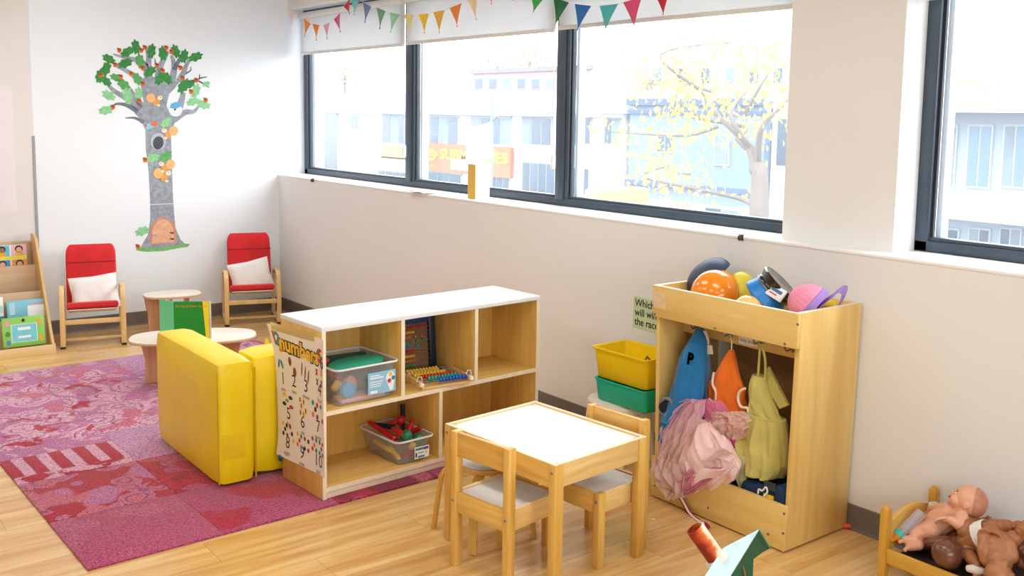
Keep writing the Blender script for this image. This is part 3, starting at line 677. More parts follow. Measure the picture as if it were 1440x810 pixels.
ab2 = thing('lying_abacus', 'wooden bead abacus with blue front row lying on shelf', 'abacus', SL(.67, .1, .37), SH_A)
A2M = SM@T((.648, .113, .3708))@Rz(-.16)
pine = wood('pine_pale', (236, 202, 142), (216, 172, 104), 0, .45, 1.)
def a2part(nm, mb, mt, **k): mb.v = [RM[ab2.name].inverted()@(A2M@p) for p in mb.v]; return part(nm, mb, mt, ab2, **k)
for s in (-1, 1):
    a2part('side_bar', MB().box(s*.125-.008, s*.125+.008, -.115, .125, .012, .038), pine, bevel=.003)
    a2part('end_knob', MB().lathe([(0, 0), (.010, .001), (.012, .008), (.009, .016), (0, .018)], 12, T((s*.125, -.118, .026))@Rx(pi/2)), plain('knob_cream', (244, 236, 216), .4), bevel=0)
    a2part('end_loop', MB().tube([(s*.125-.014, -.10, .036), (s*.125-.008, -.103, .058), (s*.125+.008, -.103, .058), (s*.125+.014, -.10, .036)], .0025, 6), plain('knob_cream', (244, 236, 216), .4))
for y in (-.12, .10): a2part('base_rail', MB().box(-.12, .12, y, y+.015, .0, .012), pine, bevel=.002)
for y in (-.09, -.06): a2part('foot_slat', MB().box(-.11, .14, y, y+.01, .0, .01), pine)
bb = MB().ball((0, 0, 0), (.0085, .0115, .0115), None, 10, 8)
for k, (c, y, sh0) in enumerate((('blue', -.098, -.02), ('green', -.055, -.055), ('red', -.018, -.07), ('yellow', .02, -.088), ('natural', .058, -.10), ('yellow', .095, -.09))):
    for dz in (0, .012) if k < 4 else (0,):
        a2part('rod', MB().tube([(-.12, y, .03+dz*.0), (.12, y, .03)], .0018, 5), wire)
    for j in range(10): a2part('bead', MB().add([p+Vector((sh0+j*.0165, y, .03)) for p in bb.v], bb.f), bead[c if c != 'green' else 'teal'])

# ================================================================ CHILD TABLE, CHAIRS, STOOL
pine_z = wood('pine_upright', (236, 192, 104), (212, 158, 66), 2, .42, 1.1)
pine_x = wood('pine_rail', (238, 196, 108), (214, 160, 70), 0, .42, 1.1)
pine_y = wood('pine_cross', (240, 204, 138), (222, 176, 100), 1, .42, 1.1)
bolt_m = plain('bolt_zinc', (150, 148, 142), .35, .1, metal=.8)
tb = thing('child_table', 'low pine child table with a white inset top', 'table', (4.683, -1.093, 0), radians(5))
TW, TD, TH = .585, .468, .45
def bolt(root, x, y, z, d, r=.006):
    Mx = T((x, y, z))@aim(d)
    part('bolt', MB().lathe([(0, 0), (r, 0), (r, .0015), (r*.8, .003), (0, .003)], 10, Mx), bolt_m, root)
for sx in (-1, 1):
    for sy in (-1, 1):
        x0 = sx*TW/2; y0 = sy*TD/2
        part('leg', MB().box(min(x0, x0-sx*.030), max(x0, x0-sx*.030), min(y0, y0-sy*.042), max(y0, y0-sy*.042), 0, TH-.004), pine_z, tb, bevel=.002)
        bolt(tb, sx*(TW/2-.015), sy*TD/2, TH-.03, (0, sy, 0))
for sy in (-1, 1): part('apron', MB().box(-TW/2+.030, TW/2-.030, sy*TD/2-.009-sy*.011, sy*TD/2+.009-sy*.011, TH-.085, TH-.002), pine_x, tb, bevel=.0015)
for sx in (-1, 1): part('apron', MB().box(sx*TW/2-.008-sx*.012, sx*TW/2+.008-sx*.012, -TD/2+.042, TD/2-.042, TH-.085, TH-.002), pine_y, tb, bevel=.0015)
rim_m = plain('pale_pine_edge', (246, 226, 190), .45, .04, 20)
part('top_panel', MB().box(-TW/2+.018, TW/2-.018, -TD/2+.018, TD/2-.018, TH-.016, TH-.006), lam, tb, label='white top panel')
for sy in (-1, 1): part('rim', MB().box(-TW/2, TW/2, sy*TD/2-.0075-sy*.0085, sy*TD/2+.0075-sy*.0085, TH-.004, TH), rim_m, tb, bevel=.0012)
for sx in (-1, 1): part('rim', MB().box(sx*TW/2-.0075-sx*.0085, sx*TW/2+.0075-sx*.0085, -TD/2+.018, TD/2-.018, TH-.004, TH), rim_m, tb, bevel=.0012)

def child_chair(label, loc, rz):
    """front = -y"""
    t = thing('child_chair', label, 'chair', (*loc, 0), rz, 'pine child chairs at the table'); W, D, Hh, S = .283, .275, .493, .275
    for sx in (-1, 1):
        x0 = sx*W/2; x1 = x0-sx*.026; xa, xb = min(x0, x1), max(x0, x1)
        part('leg', MB().box(xa, xb, D/2-.036, D/2, 0, Hh), pine_z, t, bevel=.002)
        part('leg', MB().box(xa, xb, -D/2, -D/2+.036, 0, S), pine_z, t, bevel=.002)
        part('side_rail', MB().box(sx*(W/2-.013)-.008, sx*(W/2-.013)+.008, -D/2+.036, D/2-.036, S-.075, S-.002), pine_y, t, bevel=.0015)
        bolt(t, sx*(W/2-.013), D/2, S-.03, (0, 1, 0)); bolt(t, sx*(W/2-.013), -D/2, S-.03, (0, -1, 0))
    part('front_rail', MB().box(-W/2+.026, W/2-.026, -D/2+.004, -D/2+.020, S-.075, S-.002), pine_x, t, bevel=.0015)
    part('back_rail', MB().box(-W/2+.026, W/2-.026, D/2-.024, D/2-.006, S-.075, S-.002), pine_x, t, bevel=.0015)
    part('backrest', MB().box(-W/2+.026, W/2-.026, D/2-.026, D/2-.008, Hh-.088, Hh-.003), pine_x, t, bevel=.0015)
    part('seat', MB().box(-W/2+.020, W/2-.020, -D/2+.018, D/2-.028, S-.014, S-.006), lam, t, label='white seat panel')
    for sx in (-1, 1): part('seat_rim', MB().box(sx*(W/2-.013)-.007, sx*(W/2-.013)+.007, -D/2+.036, D/2-.036, S-.002, S), rim_m, t)
    return t
child_chair('pine child chair with its back to the shelf-side aisle, seat under table', (4.722, -1.295), radians(189))
child_chair('pine child chair between the table and the cream stool', (4.788, -.930), radians(6))
# bentwood stool behind the first chair
st = thing('bentwood_stool', 'round bentwood stool with a white seat under the table', 'stool', (4.452, -1.195, 0))
part('seat', MB().lathe([(0, .262), (.098, .262), (.102, .268), (.102, .28), (0, .28)], 36), pine_x, st)
part('seat_pad', MB().lathe([(0, .2805), (.090, .2805), (.092, .282), (.090, .2835), (0, .284)], 36), lam, st, label='white seat disc')
for a in (222, 312, 42, 132):
    d = Vector((cos(radians(a)), sin(radians(a)), 0)); s_ = Vector((-d.y, d.x, 0))
    pts = [d*.02+Vector((0, 0, .254)), d*.09+Vector((0, 0, .253)), d*.14+Vector((0, 0, .245)), d*.163+Vector((0, 0, .225)), d*.172+Vector((0, 0, .19)), d*.198+Vector((0, 0, 0))]
    part('leg', MB().strip(smoothpts(pts, 5), s_, .032, .016), pine_z, st, bevel=.002)

# ================================================================ CREAM STOOL, TUBS AND NOTE BY THE WALL
cs = thing('plastic_stool', 'cream plastic step stool under the teal and yellow tubs', 'stool', (4.125, -.175, 0))
cream = plain('cream_plastic', (238, 230, 212), .45, .03)
part('seat', MB().lathe([(0, .235), (.145, .235), (.160, .244), (.164, .258), (.158, .274), (.135, .282), (0, .284)], 40, Matrix.Diagonal((1.0, .88, 1, 1))), cream, cs)
for sx in (-1, 1):
    for sy in (-1, 1):
        part('leg', MB().tube([(sx*.100, sy*.082, .236), (sx*.125, sy*.105, 0)], [.024, .019], 12), cream, cs)
tubM = T((4.222, -.172, .2845))@Rz(radians(1))
def tub(x, y, z0, h, tp, rim):
    def rr(d, z): return [tubM@Vector((px_, py_, z-.2845)) for px_, py_ in rrect(-x+d, x-d, -y+d, y-d, .022)]
    return MB().rings([rr(tp+.005, z0), rr(tp, z0+.006), rr(0, z0+h-.012), rr(-rim, z0+h-.010), rr(-rim-.001, z0+h-.001), rr(-rim+.003, z0+h), rr(.003, z0+h-.003), rr(tp+.004, z0+.008)])
solid('teal_tub', tub(.165, .105, .2845, .105, .008, .004), plain('tub_teal', (16, 190, 154), .4, .04), 'teal plastic tub on the cream stool under the yellow tub', 'tub')
solid('yellow_tub', tub(.172, .110, .3905, .145, .014, .008), plain('tub_yellow', (252, 216, 14), .4, .04), 'yellow plastic tub stacked on the teal tub', 'tub')
solid('pinecone', MB().ball((4.28, -.15, .470), (.035, .022, .018), Rz(.5), 12, 8).tube([(4.26, -.16, .475), (4.29, -.17, .515), (4.31, -.16, .495)], .005, 6), plain('cone_brown', (120, 82, 48), .8, .2, 60, .4, 90), 'brown twiggy scrap inside the yellow tub', 'craft item')
# hand-written note
nt_ = thing('wall_note', 'pale green handwritten note taped on wall behind dress-up unit', 'note', (4.14, -.001, .585))
part('paper', MB().box(-.118, .135, -.0015, 0, -.005, .150, Ry(.03)), plain('note_green', (200, 222, 180), .7, .03), nt_)
for k, w in enumerate(('Which one', 'will win', 'the race')):
    q = text_mb(w, .050, 0, 'LEFT', .0008); q.v = [Vector((-.105+p.x*.95, -.0024, .122-k*.044+p.y-.002*k)) for p in q.v]; part('handwriting', q, ink, nt_, smooth=False, fix=False)

# ================================================================ DRESS-UP UNIT
du = thing('dress_up_unit', 'tall birch dress-up cabinet with a hat tray on top', 'cabinet', (4.907, -.206, 0))
X0, X1, Y0, Y1, HU = 4.566, 5.248, -.402, -.010, .903
dz_ = wood('birch_panel_upright', (238, 206, 130), (218, 174, 90), 2, .38, .5, .25); dx_ = wood('birch_panel_level', (240, 208, 130), (220, 176, 90), 0, .38, .5, .25)
def dp(nm, x0, x1, y0, y1, z0, z1, mt, **k): return part(nm, MB().box(x0, x1, y0, y1, z0, z1), mt, du, bevel=.0018, world=True, **k)
dp('side_panel', X0, X0+.02, Y0+.020, Y1, 0.006, HU, dz_); dp('side_panel', X1-.02, X1, Y0+.020, Y1, 0.006, HU, dz_)
dp('tray_front', X0, X1, Y0, Y0+.019, .773, HU, dx_); dp('tray_back', X0+.02, X1-.02, Y1-.014, Y1, .773, HU, dx_); dp('tray_floor', X0+.02, X1-.02, Y0+.019, Y1-.014, .775, .790, dx_)
dp('lower_front', X0, X1, Y0, Y0+.019, .006, .178, dx_); dp('bin_floor', X0+.02, X1-.02, Y0+.019, Y1, .02, .036, dx_)
dp('hook_rail', X0+.02, X1-.02, -.242, -.222, .692, .774, dx_)
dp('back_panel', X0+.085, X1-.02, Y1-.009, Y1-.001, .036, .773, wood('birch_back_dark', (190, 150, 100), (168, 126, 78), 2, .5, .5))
for (x0, x1, y0, y1) in ((X0, X1, Y0, Y0+.019), (X0+.02, X1-.02, Y1-.014, Y1)): dp('edge_band', x0, x1, y0, y1, HU, HU+.0012, edge_m)
for x0 in (X0, X1-.02): dp('edge_band', x0, x0+.02, Y0+.019, Y1, HU, HU+.0012, edge_m)
dp('base_shadow_strip', X0+.012, X1-.012, Y0+.012, Y1-.01, 0, .006, plain('base_shadow_dark', (60, 45, 35), .7))  # dark strip that paints the shadow line under the cabinet
def screw(px_, py_):
    p = Wy(px_, py_, Y0); Mx = RM[du.name].inverted()@T(p)@aim((0, -1, 0))
    part('screw', MB().lathe([(0, 0), (.0055, 0), (.005, .002), (0, .003)], 10, Mx), bolt_m, du)
for q in ((921, 683), (996, 714), (1080, 751), (1102, 722), (1101, 750), (1007, 462), (1100, 483), (1117, 455), (926, 443)): screw(*q)
tp = Wy(915, 407, Y0-.0008); tq = Wy(937, 437, Y0-.0008)
part('tape_patch', MB().box(X0+.004, max(tq.x, X0+.07), Y0-.0012, Y0, tq.z+.004, tp.z-.006), plain('masking_tape', (226, 196, 150), .7, .08, 30), du, world=True)
lp = Wy(1053, 480, -.243)
lb2 = part('rail_label', MB().box(lp.x-.045, lp.x+.045, -.2435, -.242, .700, .760), plain('label_white', (245, 247, 250), .5), du, world=True, label='small printed label')
part('label_print', MB().box(lp.x-.042, lp.x+.042, -.2440, -.2436, .730, .757), plain('print_collage', (120, 80, 130), .6, .5, 60), lb2, world=True)
q = text_mb('little dress', .018); q.v = [Vector((lp.x+p.x, -.2440, .716+p.y)) for p in q.v]; part('label_print', q, ink, lb2, world=True, smooth=False, fix=False)
HY = -.252
def coat_hook(px_, py_):
    p = Wy(px_, py_, HY); x = p.x
    for s in (-1, 1):
        part('hook', MB().tube(smoothpts([(x, -.243, .752), (x+s*.004, -.252, .732), (x+s*.013, -.268, .722), (x+s*.018, -.276, .738)], 4), .0035, 7), steel, du, world=True)
    part('hook_plate', MB().box(x-.011, x+.011, -.2445, -.242, .718, .762), steel, du, bevel=.003, world=True)
    return x
hkx = [coat_hook(985, 465), coat_hook(1028, 473), coat_hook(1070, 482), coat_hook(1112, 492)]

# the cabinet widens a little towards its tray
def widen(o):
    for v in o.data.vertices:
        x = v.co.x+4.907; s_ = max(0., min(1., (x-X0)/(X1-X0))); v.co.x += v.co.z/HU*(-.026*(1-s_)+.016*s_)
    for c_ in o.children: widen(c_)
for o in list(du.children): widen(o)
# ---------------------------------------------------------------- clothes
def cloth(name, rows, Y, depth, mt, label, cat, folds=6, amp=.12, seed=0, nth=90, root=None, sub=4, lean=0., partname=None, twist=.6):
    """hanging garment: rows of (left px, right px, py) seen at distance plane Y, lofted as a folded hollow body"""
    rr = []
    for k, (a, b_, py_) in enumerate(rows):
        yk = Y+lean*k/(len(rows)-1); A = Wy(a, py_, yk); B = Wy(b_, py_, yk); rr.append(((A.x+B.x)/2, (A.z+B.z)/2, abs(B.x-A.x)/2))
    P = smoothpts([Vector(r) for r in rr], sub); R_ = []
    n = len(P)
    for i, p in enumerate(P):
        t = i/(n-1); ring = []
        dd = min(depth, p.z*.8+.006)
        for k in range(nth):
            th = 2*pi*k/nth
            f = 1+amp*min(1, t*2.5)*(sin(folds*th+seed+twist*t*3)+.5*sin((folds*2-1)*th+seed*2.3-t*4))
            nn = noise.noise(Vector((cos(th)*2.4+seed, sin(th)*2.4, t*3)))*.30*min(1, t*2)+.14*noise.noise(Vector((cos(th)*6+seed, sin(th)*6, t*9)))*min(1, t*2)
            ring.append(Vector((p.x+p.z*cos(th)*(1+nn*.4), Y+lean*t+dd*sin(th)*(f+nn), p.y+.006*sin(3*th+seed)*min(1, t*2))))
        R_.append(ring)
    mb = MB().rings(R_)
    if root is not None: return part(partname or name, mb, mt, root, world=True)
    return solid(name, mb, mt, label, cat)
CY = -.285
blue_f = plain('cape_blue', (6, 112, 170), .75, .12, 14, .2, 160, sheen=.2)
bc = thing('blue_cape', 'blue costume cape with a black letter hanging on a hook', 'costume', (hkx[0]-.01, CY, .42))
cloth('', [(981, 988, 462), (972, 992, 480), (958, 991, 505), (950, 989, 530), (945, 986, 555), (938, 982, 580), (930, 976, 598)], CY, .040, blue_f, '', '', 4, .16, 1, root=bc, partname='cape_body', lean=-.115)
q = text_mb('P', .065, .001, bold=.004); pp = Wy(972, 505, CY-.082); q.v = [pp+Vector((p.x*.9+p.y*.15, -.006, p.y)) for p in q.v]; part('cape_letter', q, plain('felt_black', (22, 24, 28), .9), bc, world=True)
q = MB(); pts = []
for k in range(18): a = 2*pi*k/18; w = Wy(937+9*cos(a), 572+12*sin(a), CY-.125); pts.append(w)
part('cape_trim', MB().tube(pts, .007, 7, closed=True), plain('trim_grey', (120, 122, 126), .8), bc, world=True)
q = MB().lathe([(0, 0), (.024, 0), (.028, .012), (.02, .02), (0, .022)], 18, T(Wy(937, 572, CY-.112))@aim((.3, -1, .2))); part('cape_clasp', q, plain('felt_black', (22, 24, 28), .9), bc, world=True)
cloth('', [(944, 960, 578), (934, 956, 592), (928, 944, 612), (927, 935, 622)], CY-.125, .016, blue_f, '', '', 3, .1, 3, root=bc, partname='cape_hem')
part('cape_tie', MB().tube([(hkx[0]-.003, -.275, .752), (hkx[0]-.006, CY, .735)], .004, 6), blue_f, bc, world=True)
gs = thing('grey_garment', 'pale grey and denim garment hanging behind the blue cape', 'costume', (hkx[0]+.03, -.265, .45))
cloth('', [(985, 994, 466), (987, 998, 490), (984, 1000, 520), (984, 1001, 550), (983, 1002, 585)], -.27, .018, plain('denim_pale', (120, 150, 178), .8, .12, 20, .2, 150), '', '', 3, .15, 4, root=gs, partname='denim_body')
cloth('', [(983, 993, 464), (986, 997, 480), (985, 994, 505), (985, 995, 520), (981, 992, 548)], -.278, .014, plain('collar_pale', (222, 214, 208), .8, .05), '', '', 3, .2, 5, root=gs, partname='collar_strip')
tg = Wy(997, 492, -.296); part('paper_tag', MB().box(-.020, .020, -.001, .001, -.018, .018, T(tg)@Ry(-.2)), plain('tag_cream', (236, 224, 196), .7, .05), gs, world=True)
orange_f = plain('vest_orange', (244, 118, 10), .75, .10, 14, .2, 160, sheen=.2)
trim_c = plain('vest_trim', (248, 226, 200), .8, .04)
ov = thing('orange_vest', 'orange costume vest with cream edging on a hook', 'costume', (hkx[1], CY, .4))
cloth('', [(1026, 1031, 492), (1019, 1034, 505), (1010, 1039, 522), (1003, 1045, 543), (1004, 1043, 560), (1005, 1044, 580), (1004, 1050, 592)], CY, .030, orange_f, '', '', 4, .14, 2, root=ov, partname='vest_body')
for pts in ([(1004, 524), (1002, 540), (1007, 552), (1005, 566), (997, 561)], [(1048, 546), (1040, 551), (1038, 562), (1042, 572), (1051, 574), (1052, 580)]):
    part('vest_edging', MB().tube(smoothpts([Wy(a, b_, CY-.030) for a, b_ in pts], 4), .0055, 7), trim_c, ov, world=True)
for rows, sd in (([(998, 1008, 536), (996, 1008, 550), (997, 1006, 562)], 3), ([(1040, 1048, 548), (1040, 1046, 562), (1042, 1050, 578)], 5)):
    cloth('', rows, CY+.005, .016, orange_f, '', '', 3, .1, sd, root=ov, partname='vest_armhole')
part('vest_loop', MB().tube([(hkx[1], -.268, .745), Wy(1029, 480, CY), Wy(1028.5, 494, CY)], .003, 6), trim_c, ov, world=True)
olive = plain('dress_olive', (206, 194, 106), .8, .10, 12, .25, 140, sheen=.15)
gd = thing('olive_dress', 'pale olive pinafore dress hanging from two straps', 'dress', (hkx[2]+.01, CY, .18))
cloth('', [(1060, 1077, 528), (1056, 1082, 545), (1054, 1088, 565), (1054, 1095, 580), (1056, 1100, 588)], CY, .038, olive, '', '', 4, .12, 1, root=gd, partname='bodice')
cloth('', [(1056, 1102, 586), (1050, 1105, 594), (1040, 1107, 612), (1036, 1107, 630), (1037, 1106, 650), (1040, 1098, 664)], CY-.01, .060, olive, '', '', 9, .12, 2, root=gd, partname='skirt', nth=96)
cloth('', [(1034, 1058, 640), (1034, 1050, 658), (1036, 1050, 672), (1042, 1056, 690), (1048, 1058, 694)], CY-.045, .022, plain('dress_lining', (200, 198, 140), .8, .08), '', '', 4, .1, 3, root=gd, partname='skirt_tail')
for pts in ([(1069, 484), (1068, 500), (1066, 530)], [(1071, 484), (1076, 505), (1076, 534)]):
    part('strap', MB().tube(smoothpts([Wy(a, b_, CY-.012) for a, b_ in pts], 4), .005, 7), olive, gd, world=True)
part('shoulder_panel', MB().prism([Wy(1077, 520, CY), Wy(1080, 516, CY), Wy(1108, 570, CY), Wy(1096, 575, CY), Wy(1078, 545, CY)], (0, .012, 0)), olive, gd, world=True)
part('strap', MB().tube([(hkx[2]-.004, -.272, .75), Wy(1069, 486, CY-.012)], .004, 6), olive, gd, world=True)
# pink tulle dress heap hanging over the front board
tulle = see_through('pink_tulle', (244, 176, 192), .42, .5)
tulle2 = see_through('peach_tulle', (246, 190, 172), .50, .5)
satin = plain('pink_satin', (252, 214, 212), .42, .06, 8, sheen=.3); mag = plain('magenta_net', (206, 62, 128), .8, .12, 18, .3, 120)
pd = thing('pink_tulle_dress', 'pink satin and tulle dress heaped over the cabinet front board', 'dress', (4.70, -.40, .1))
def heap(nm, rows, Y, depth, mt, sd, amp=.25, folds=7, bias=(0, 0, 0), nth=90, crease=.010):
    rr = []
    for a, b_, py_ in rows:
        A = Wy(a, py_, Y); B = Wy(b_, py_, Y); rr.append(((A.x+B.x)/2, (A.z+B.z)/2, abs(B.x-A.x)/2))
    P = smoothpts([Vector(r) for r in rr], 6); R_ = []; n = len(P)
    for i, p in enumerate(P):
        t = i/(n-1); ring = []
        env = sin(pi*min(max(t, .04), .96))**.5
        for k in range(nth):
            th = 2*pi*k/nth
            q = Vector((p.x*9+cos(th)*1.5, sin(th)*2+sd, p.y*9))
            n1 = noise.noise(q); n2 = noise.noise(q*2.7+Vector((3, 1, 7))); rdg = abs(noise.noise(Vector((q.x*1.6+q.z*1.1, sd, q.z*.5))))
            w = 1+amp*.35*n1
            ring.append(Vector((p.x+p.z*cos(th)*w, Y+depth*env*sin(th)*(1+amp*n1+.4*amp*sin(folds*th+6*t+sd))-crease*2*rdg*(-sin(th) > 0), p.y+crease*n2)))
        R_.append(ring)
    return part(nm, MB().rings(R_), mt, pd, world=True)
heap('magenta_layer', [(985, 1012, 566), (985, 1030, 580), (990, 1046, 600), (1000, 1044, 618), (1005, 1038, 632)], -.325, .038, mag, 1)
heap('peach_layer', [(1008, 1040, 580), (1003, 1054, 588), (1000, 1052, 602), (1012, 1046, 612)], -.345, .035, tulle2, 2)
heap('satin_skirt', [(985, 1000, 592), (972, 1018, 606), (962, 1032, 628), (960, 1040, 645), (962, 1034, 660), (964, 1010, 675), (966, 985, 687)], -.385, .050, satin, 3, .3, 6, crease=.016)
def veil(nm, L_, R__, Y, mt, sd, fr=9, amp=.018, nu=64, nv=40):
    """gathered net: left and right outline pixels, top to bottom, with running folds"""
    LL = smoothpts([Vector((a, b_, 0)) for a, b_ in L_], 8); RR = smoothpts([Vector((a, b_, 0)) for a, b_ in R__], 8)
    def at(P, t): i = t*(len(P)-1); k = min(int(i), len(P)-2); return P[k].lerp(P[k+1], i-k)
    def f(u, v):
        a, b_ = at(LL, v), at(RR, v); u2 = u+.035*noise.noise(Vector((u*5+sd, v*2, sd)))
        p = a.lerp(b_, u2); edge = 1-(2*u-1)**4
        ph = fr*.55*2*pi*u+5.*noise.noise(Vector((u*2.5, v*2.5, sd)))+1.2*v
        j = 3.0*noise.noise(Vector((u*14+sd*3, v*9, 2.))) if u in (0., 1.) or v in (0., 1.) else 0
        q = Wy(p.x+j, p.y+j*.6, Y); q.y -= amp*(.35+.65*v)*sin(ph)+.030*edge*sin(pi*(.15+.8*v))+.022*noise.noise(Vector((u*5, v*5, sd+4)))+.010*noise.noise(Vector((u*13, v*11, sd+9)))
        return q
    return part(nm, MB().grid(f, nu, nv), mt, pd, world=True, fix=False)
tul1 = see_through('pink_net', (255, 206, 222), .36, .7, 1.7); tul2 = see_through('peach_net', (255, 220, 206), .46, .7, 1.7); tul3 = see_through('rose_net', (240, 140, 176), .42, .7, 1.7)
veil('tulle_layer', [(966, 560), (945, 572), (935, 592), (932, 615), (932, 640), (934, 662)], [(990, 562), (988, 580), (984, 600), (980, 618), (974, 640), (966, 664)], -.395, tul1, 1)
veil('tulle_layer', [(972, 563), (950, 580), (938, 600), (930, 630), (921, 650), (924, 676)], [(986, 566), (984, 590), (978, 612), (970, 632), (966, 655), (966, 684)], -.408, tul1, 2, 11)
veil('tulle_layer', [(936, 622), (924, 640), (919, 658), (924, 676), (936, 692), (940, 702)], [(975, 612), (970, 635), (968, 655), (970, 676), (968, 690), (960, 700)], -.422, tul2, 3, 8)
veil('tulle_layer', [(942, 590), (934, 612), (932, 636), (934, 656), (938, 676)], [(984, 586), (976, 618), (960, 645), (952, 660), (950, 680)], -.418, tul2, 4, 7)
veil('tulle_layer', [(960, 655), (952, 668), (948, 682), (944, 694)], [(1034, 656), (1010, 672), (990, 686), (964, 697)], -.412, tul3, 5, 8, .008)
veil('tulle_layer', [(985, 560), (984, 578), (988, 596), (1000, 612)], [(1010, 562), (1030, 580), (1046, 598), (1042, 618)], -.352, tul3, 6, 7, .010)
veil('tulle_layer', [(1003, 578), (1000, 590), (1002, 602), (1012, 616)], [(1046, 578), (1056, 588), (1052, 602), (1044, 618)], -.368, tul2, 7, 6, .010)
part('satin_fold', MB().sheet(lambda u, v: Wy(972+62*u, 662-6*u+(22-20*u)*v-3*sin(u*7), -.445+.012*sin(u*9+v*3)), 14, 5, .003), satin, pd, world=True)
part('satin_fold', MB().sheet(lambda u, v: Wy(988+46*u-4*v, 626+10*u+(20-8*u)*v+2*sin(u*8), -.440+.012*sin(u*8+v*4)), 14, 5, .003), satin, pd, world=True)
# trailing ribbon
rib = thing('trailing_ribbon', 'crimson and white ribbon trailing from the cabinet to floor', 'ribbon', (4.78, -.45, 0))
zf = .004
rp1 = [Wy(954, 694, -.412), Wy(962, 708, -.412), Wy(970, 722, -.415), Wz(982, 732, zf), Wz(992, 737, zf), Wz(997, 743, zf)]
part('ribbon_crimson', MB().strip(smoothpts(rp1, 5), (.5, .3, .8), .018, .0025), plain('ribbon_crimson', (176, 22, 66), .6, .08), rib, world=True)
rp2 = [p+Vector((.008, -.008, .004)) for p in rp1[:4]]+[Wz(988, 733, zf+.004), Wz(990, 740, zf+.004)]
part('ribbon_white', MB().strip(smoothpts(rp2, 5), (.5, .3, .8), .009, .002), plain('ribbon_white', (240, 226, 222), .6, .04), rib, world=True)
# navy bag at the bottom of the cabinet
nb = thing('navy_bag', 'navy blue fabric bag with yellow stripe inside the cabinet', 'bag', (5.14, -.30, .036))
nav = plain('bag_navy', (8, 44, 84), .75, .14, 12, .25, 90)
part('bag_body', MB().box(5.00, 5.222, -.375, -.15, .037, .205), nav, nb, bevel=.035, seg=4, world=True)
part('bag_flap', MB().box(5.175, 5.226, -.381, -.2, .06, .235), nav, nb, bevel=.015, seg=3, world=True)
yl = Wy(1080, 699, -.379); part('bag_stripe', MB().box(yl.x-.022, yl.x+.024, -.379, -.375, yl.z-.009, yl.z+.009), plain('bag_yellow', (240, 196, 30), .6), nb, world=True)
gp = Wy(1083, 688, -.379); part('bag_patch', MB().box(gp.x-.03, gp.x+.022, -.378, -.375, gp.z-.005, gp.z+.026), plain('bag_charcoal', (60, 58, 52), .8), nb, world=True)
part('bag_cord', MB().tube(smoothpts([Wy(a, b_, -.382) for a, b_ in ((1066, 694), (1067, 688), (1072, 690), (1077, 685), (1079, 692), (1074, 698))], 4), .0035, 6), plain('cord_white', (236, 236, 236), .7), nb, world=True)
solid('black_cloth', MB().ball((4.93, -.27, .10), (.11, .08, .062), None, 20, 12), plain('cloth_black', (30, 30, 38), .9, .1, 20, .4, 60), 'crumpled black cloth under the pink dress in cabinet', 'cloth')
rs = Wz(1190, 743, .004)
q = MB().ball((rs.x-.01, rs.y, .012), (.028, .014, .011), Rz(.6), 14, 8); q.v = [p+Vector((0, 0, .004*noise.noise(p*90))) for p in q.v]
for p in q.v: p.z = max(p.z, .0005)
solid('cloth_scrap', q, plain('scrap_coral', (230, 84, 62), .8, .08), 'small coral fabric scrap at the foot of the cabinet', 'fabric scrap')

# ---------------------------------------------------------------- hats in the tray
def dome(name, c, axis, r, h, mt, label, brim=.0, root=None, cat='hat', hollow=.004, n=36):
    """helmet shell: rim circle at c, crown h along axis"""
    pr_ = [(r+brim, -.004), (r+brim, .0), (r, .004)]+[(r*cos(a), .004+h*sin(a)) for a in [pi/2*k/10 for k in range(1, 10)]]+[(0.0, .004+h)]
    inn = [(max(x-hollow, 0), z-hollow if z > .01 else z) for x, z in pr_[2:]][::-1]+[(r-hollow, -.004)]
    return MB().lathe(pr_+inn, n, T(c)@aim(axis))
def hat(name, mb, mt, label, cat='hat'):
    t = thing(name, label, cat, (sum(p.x for p in mb.v)/len(mb.v), sum(p.y for p in mb.v)/len(mb.v), min(p.z for p in mb.v)), 0, 'hats in the cabinet tray')
    part('shell', mb, mt, t, world=True); return t
gl_navy = plain('helmet_navy', (44, 62, 88), .5, .06); gl_or = plain('helmet_orange', (252, 146, 16), .12, .04, coat=.6); gl_y = plain('helmet_yellow', (246, 226, 70), .35, .04); gl_tan = plain('helmet_tan', (248, 200, 116), .22, .03, coat=.4)
h = hat('navy_helmet', dome('', Wy(998, 391, -.145), (-.45, -.40, .72), .105, .070, None, ''), gl_navy, 'matt navy helmet shell standing in the cabinet tray')
h = hat('orange_hard_hat', dome('', Wy(1004, 412, -.215), (.25, -.85, .42), .098, .075, None, '', .006), gl_or, 'glossy orange hard hat in front of the navy helmet')
h = hat('yellow_hat', dome('', Wy(1044, 425, -.10), (-.05, -.1, 1), .075, .125, None, ''), gl_y, 'tall lemon yellow rounded hat behind the orange hard hat')
h = hat('tan_hard_hat', dome('', Wy(1052, 440, -.305), (.0, -.2, 1), .062, .066, None, ''), gl_tan, 'pale amber hard hat low behind the tray front')
cap = thing('police_cap', 'blue play cap with a shiny black brim and badge', 'hat', Wy(1090, 440, -.19), 0, 'hats in the cabinet tray')
cM = T(Wy(1082, 412, -.20))@aim((.50, .30, .62))
capb = plain('cap_blue', (24, 132, 214), .35, .05); capk = plain('cap_black', (16, 16, 18), .1, .1, coat=.6)
q = MB().lathe([(0, -.055), (.05, -.053), (.086, -.040), (.092, -.03), (.075, .012), (.072, .016), (0, .016)], 36, cM); part('crown', q, capb, cap, world=True)
q = MB().lathe([(.0, .016), (.077, .016), (.079, .020), (.079, .030), (.076, .034), (.086, .060), (.080, .066), (.0, .060)], 36, cM); part('band', q, capk, cap, world=True)
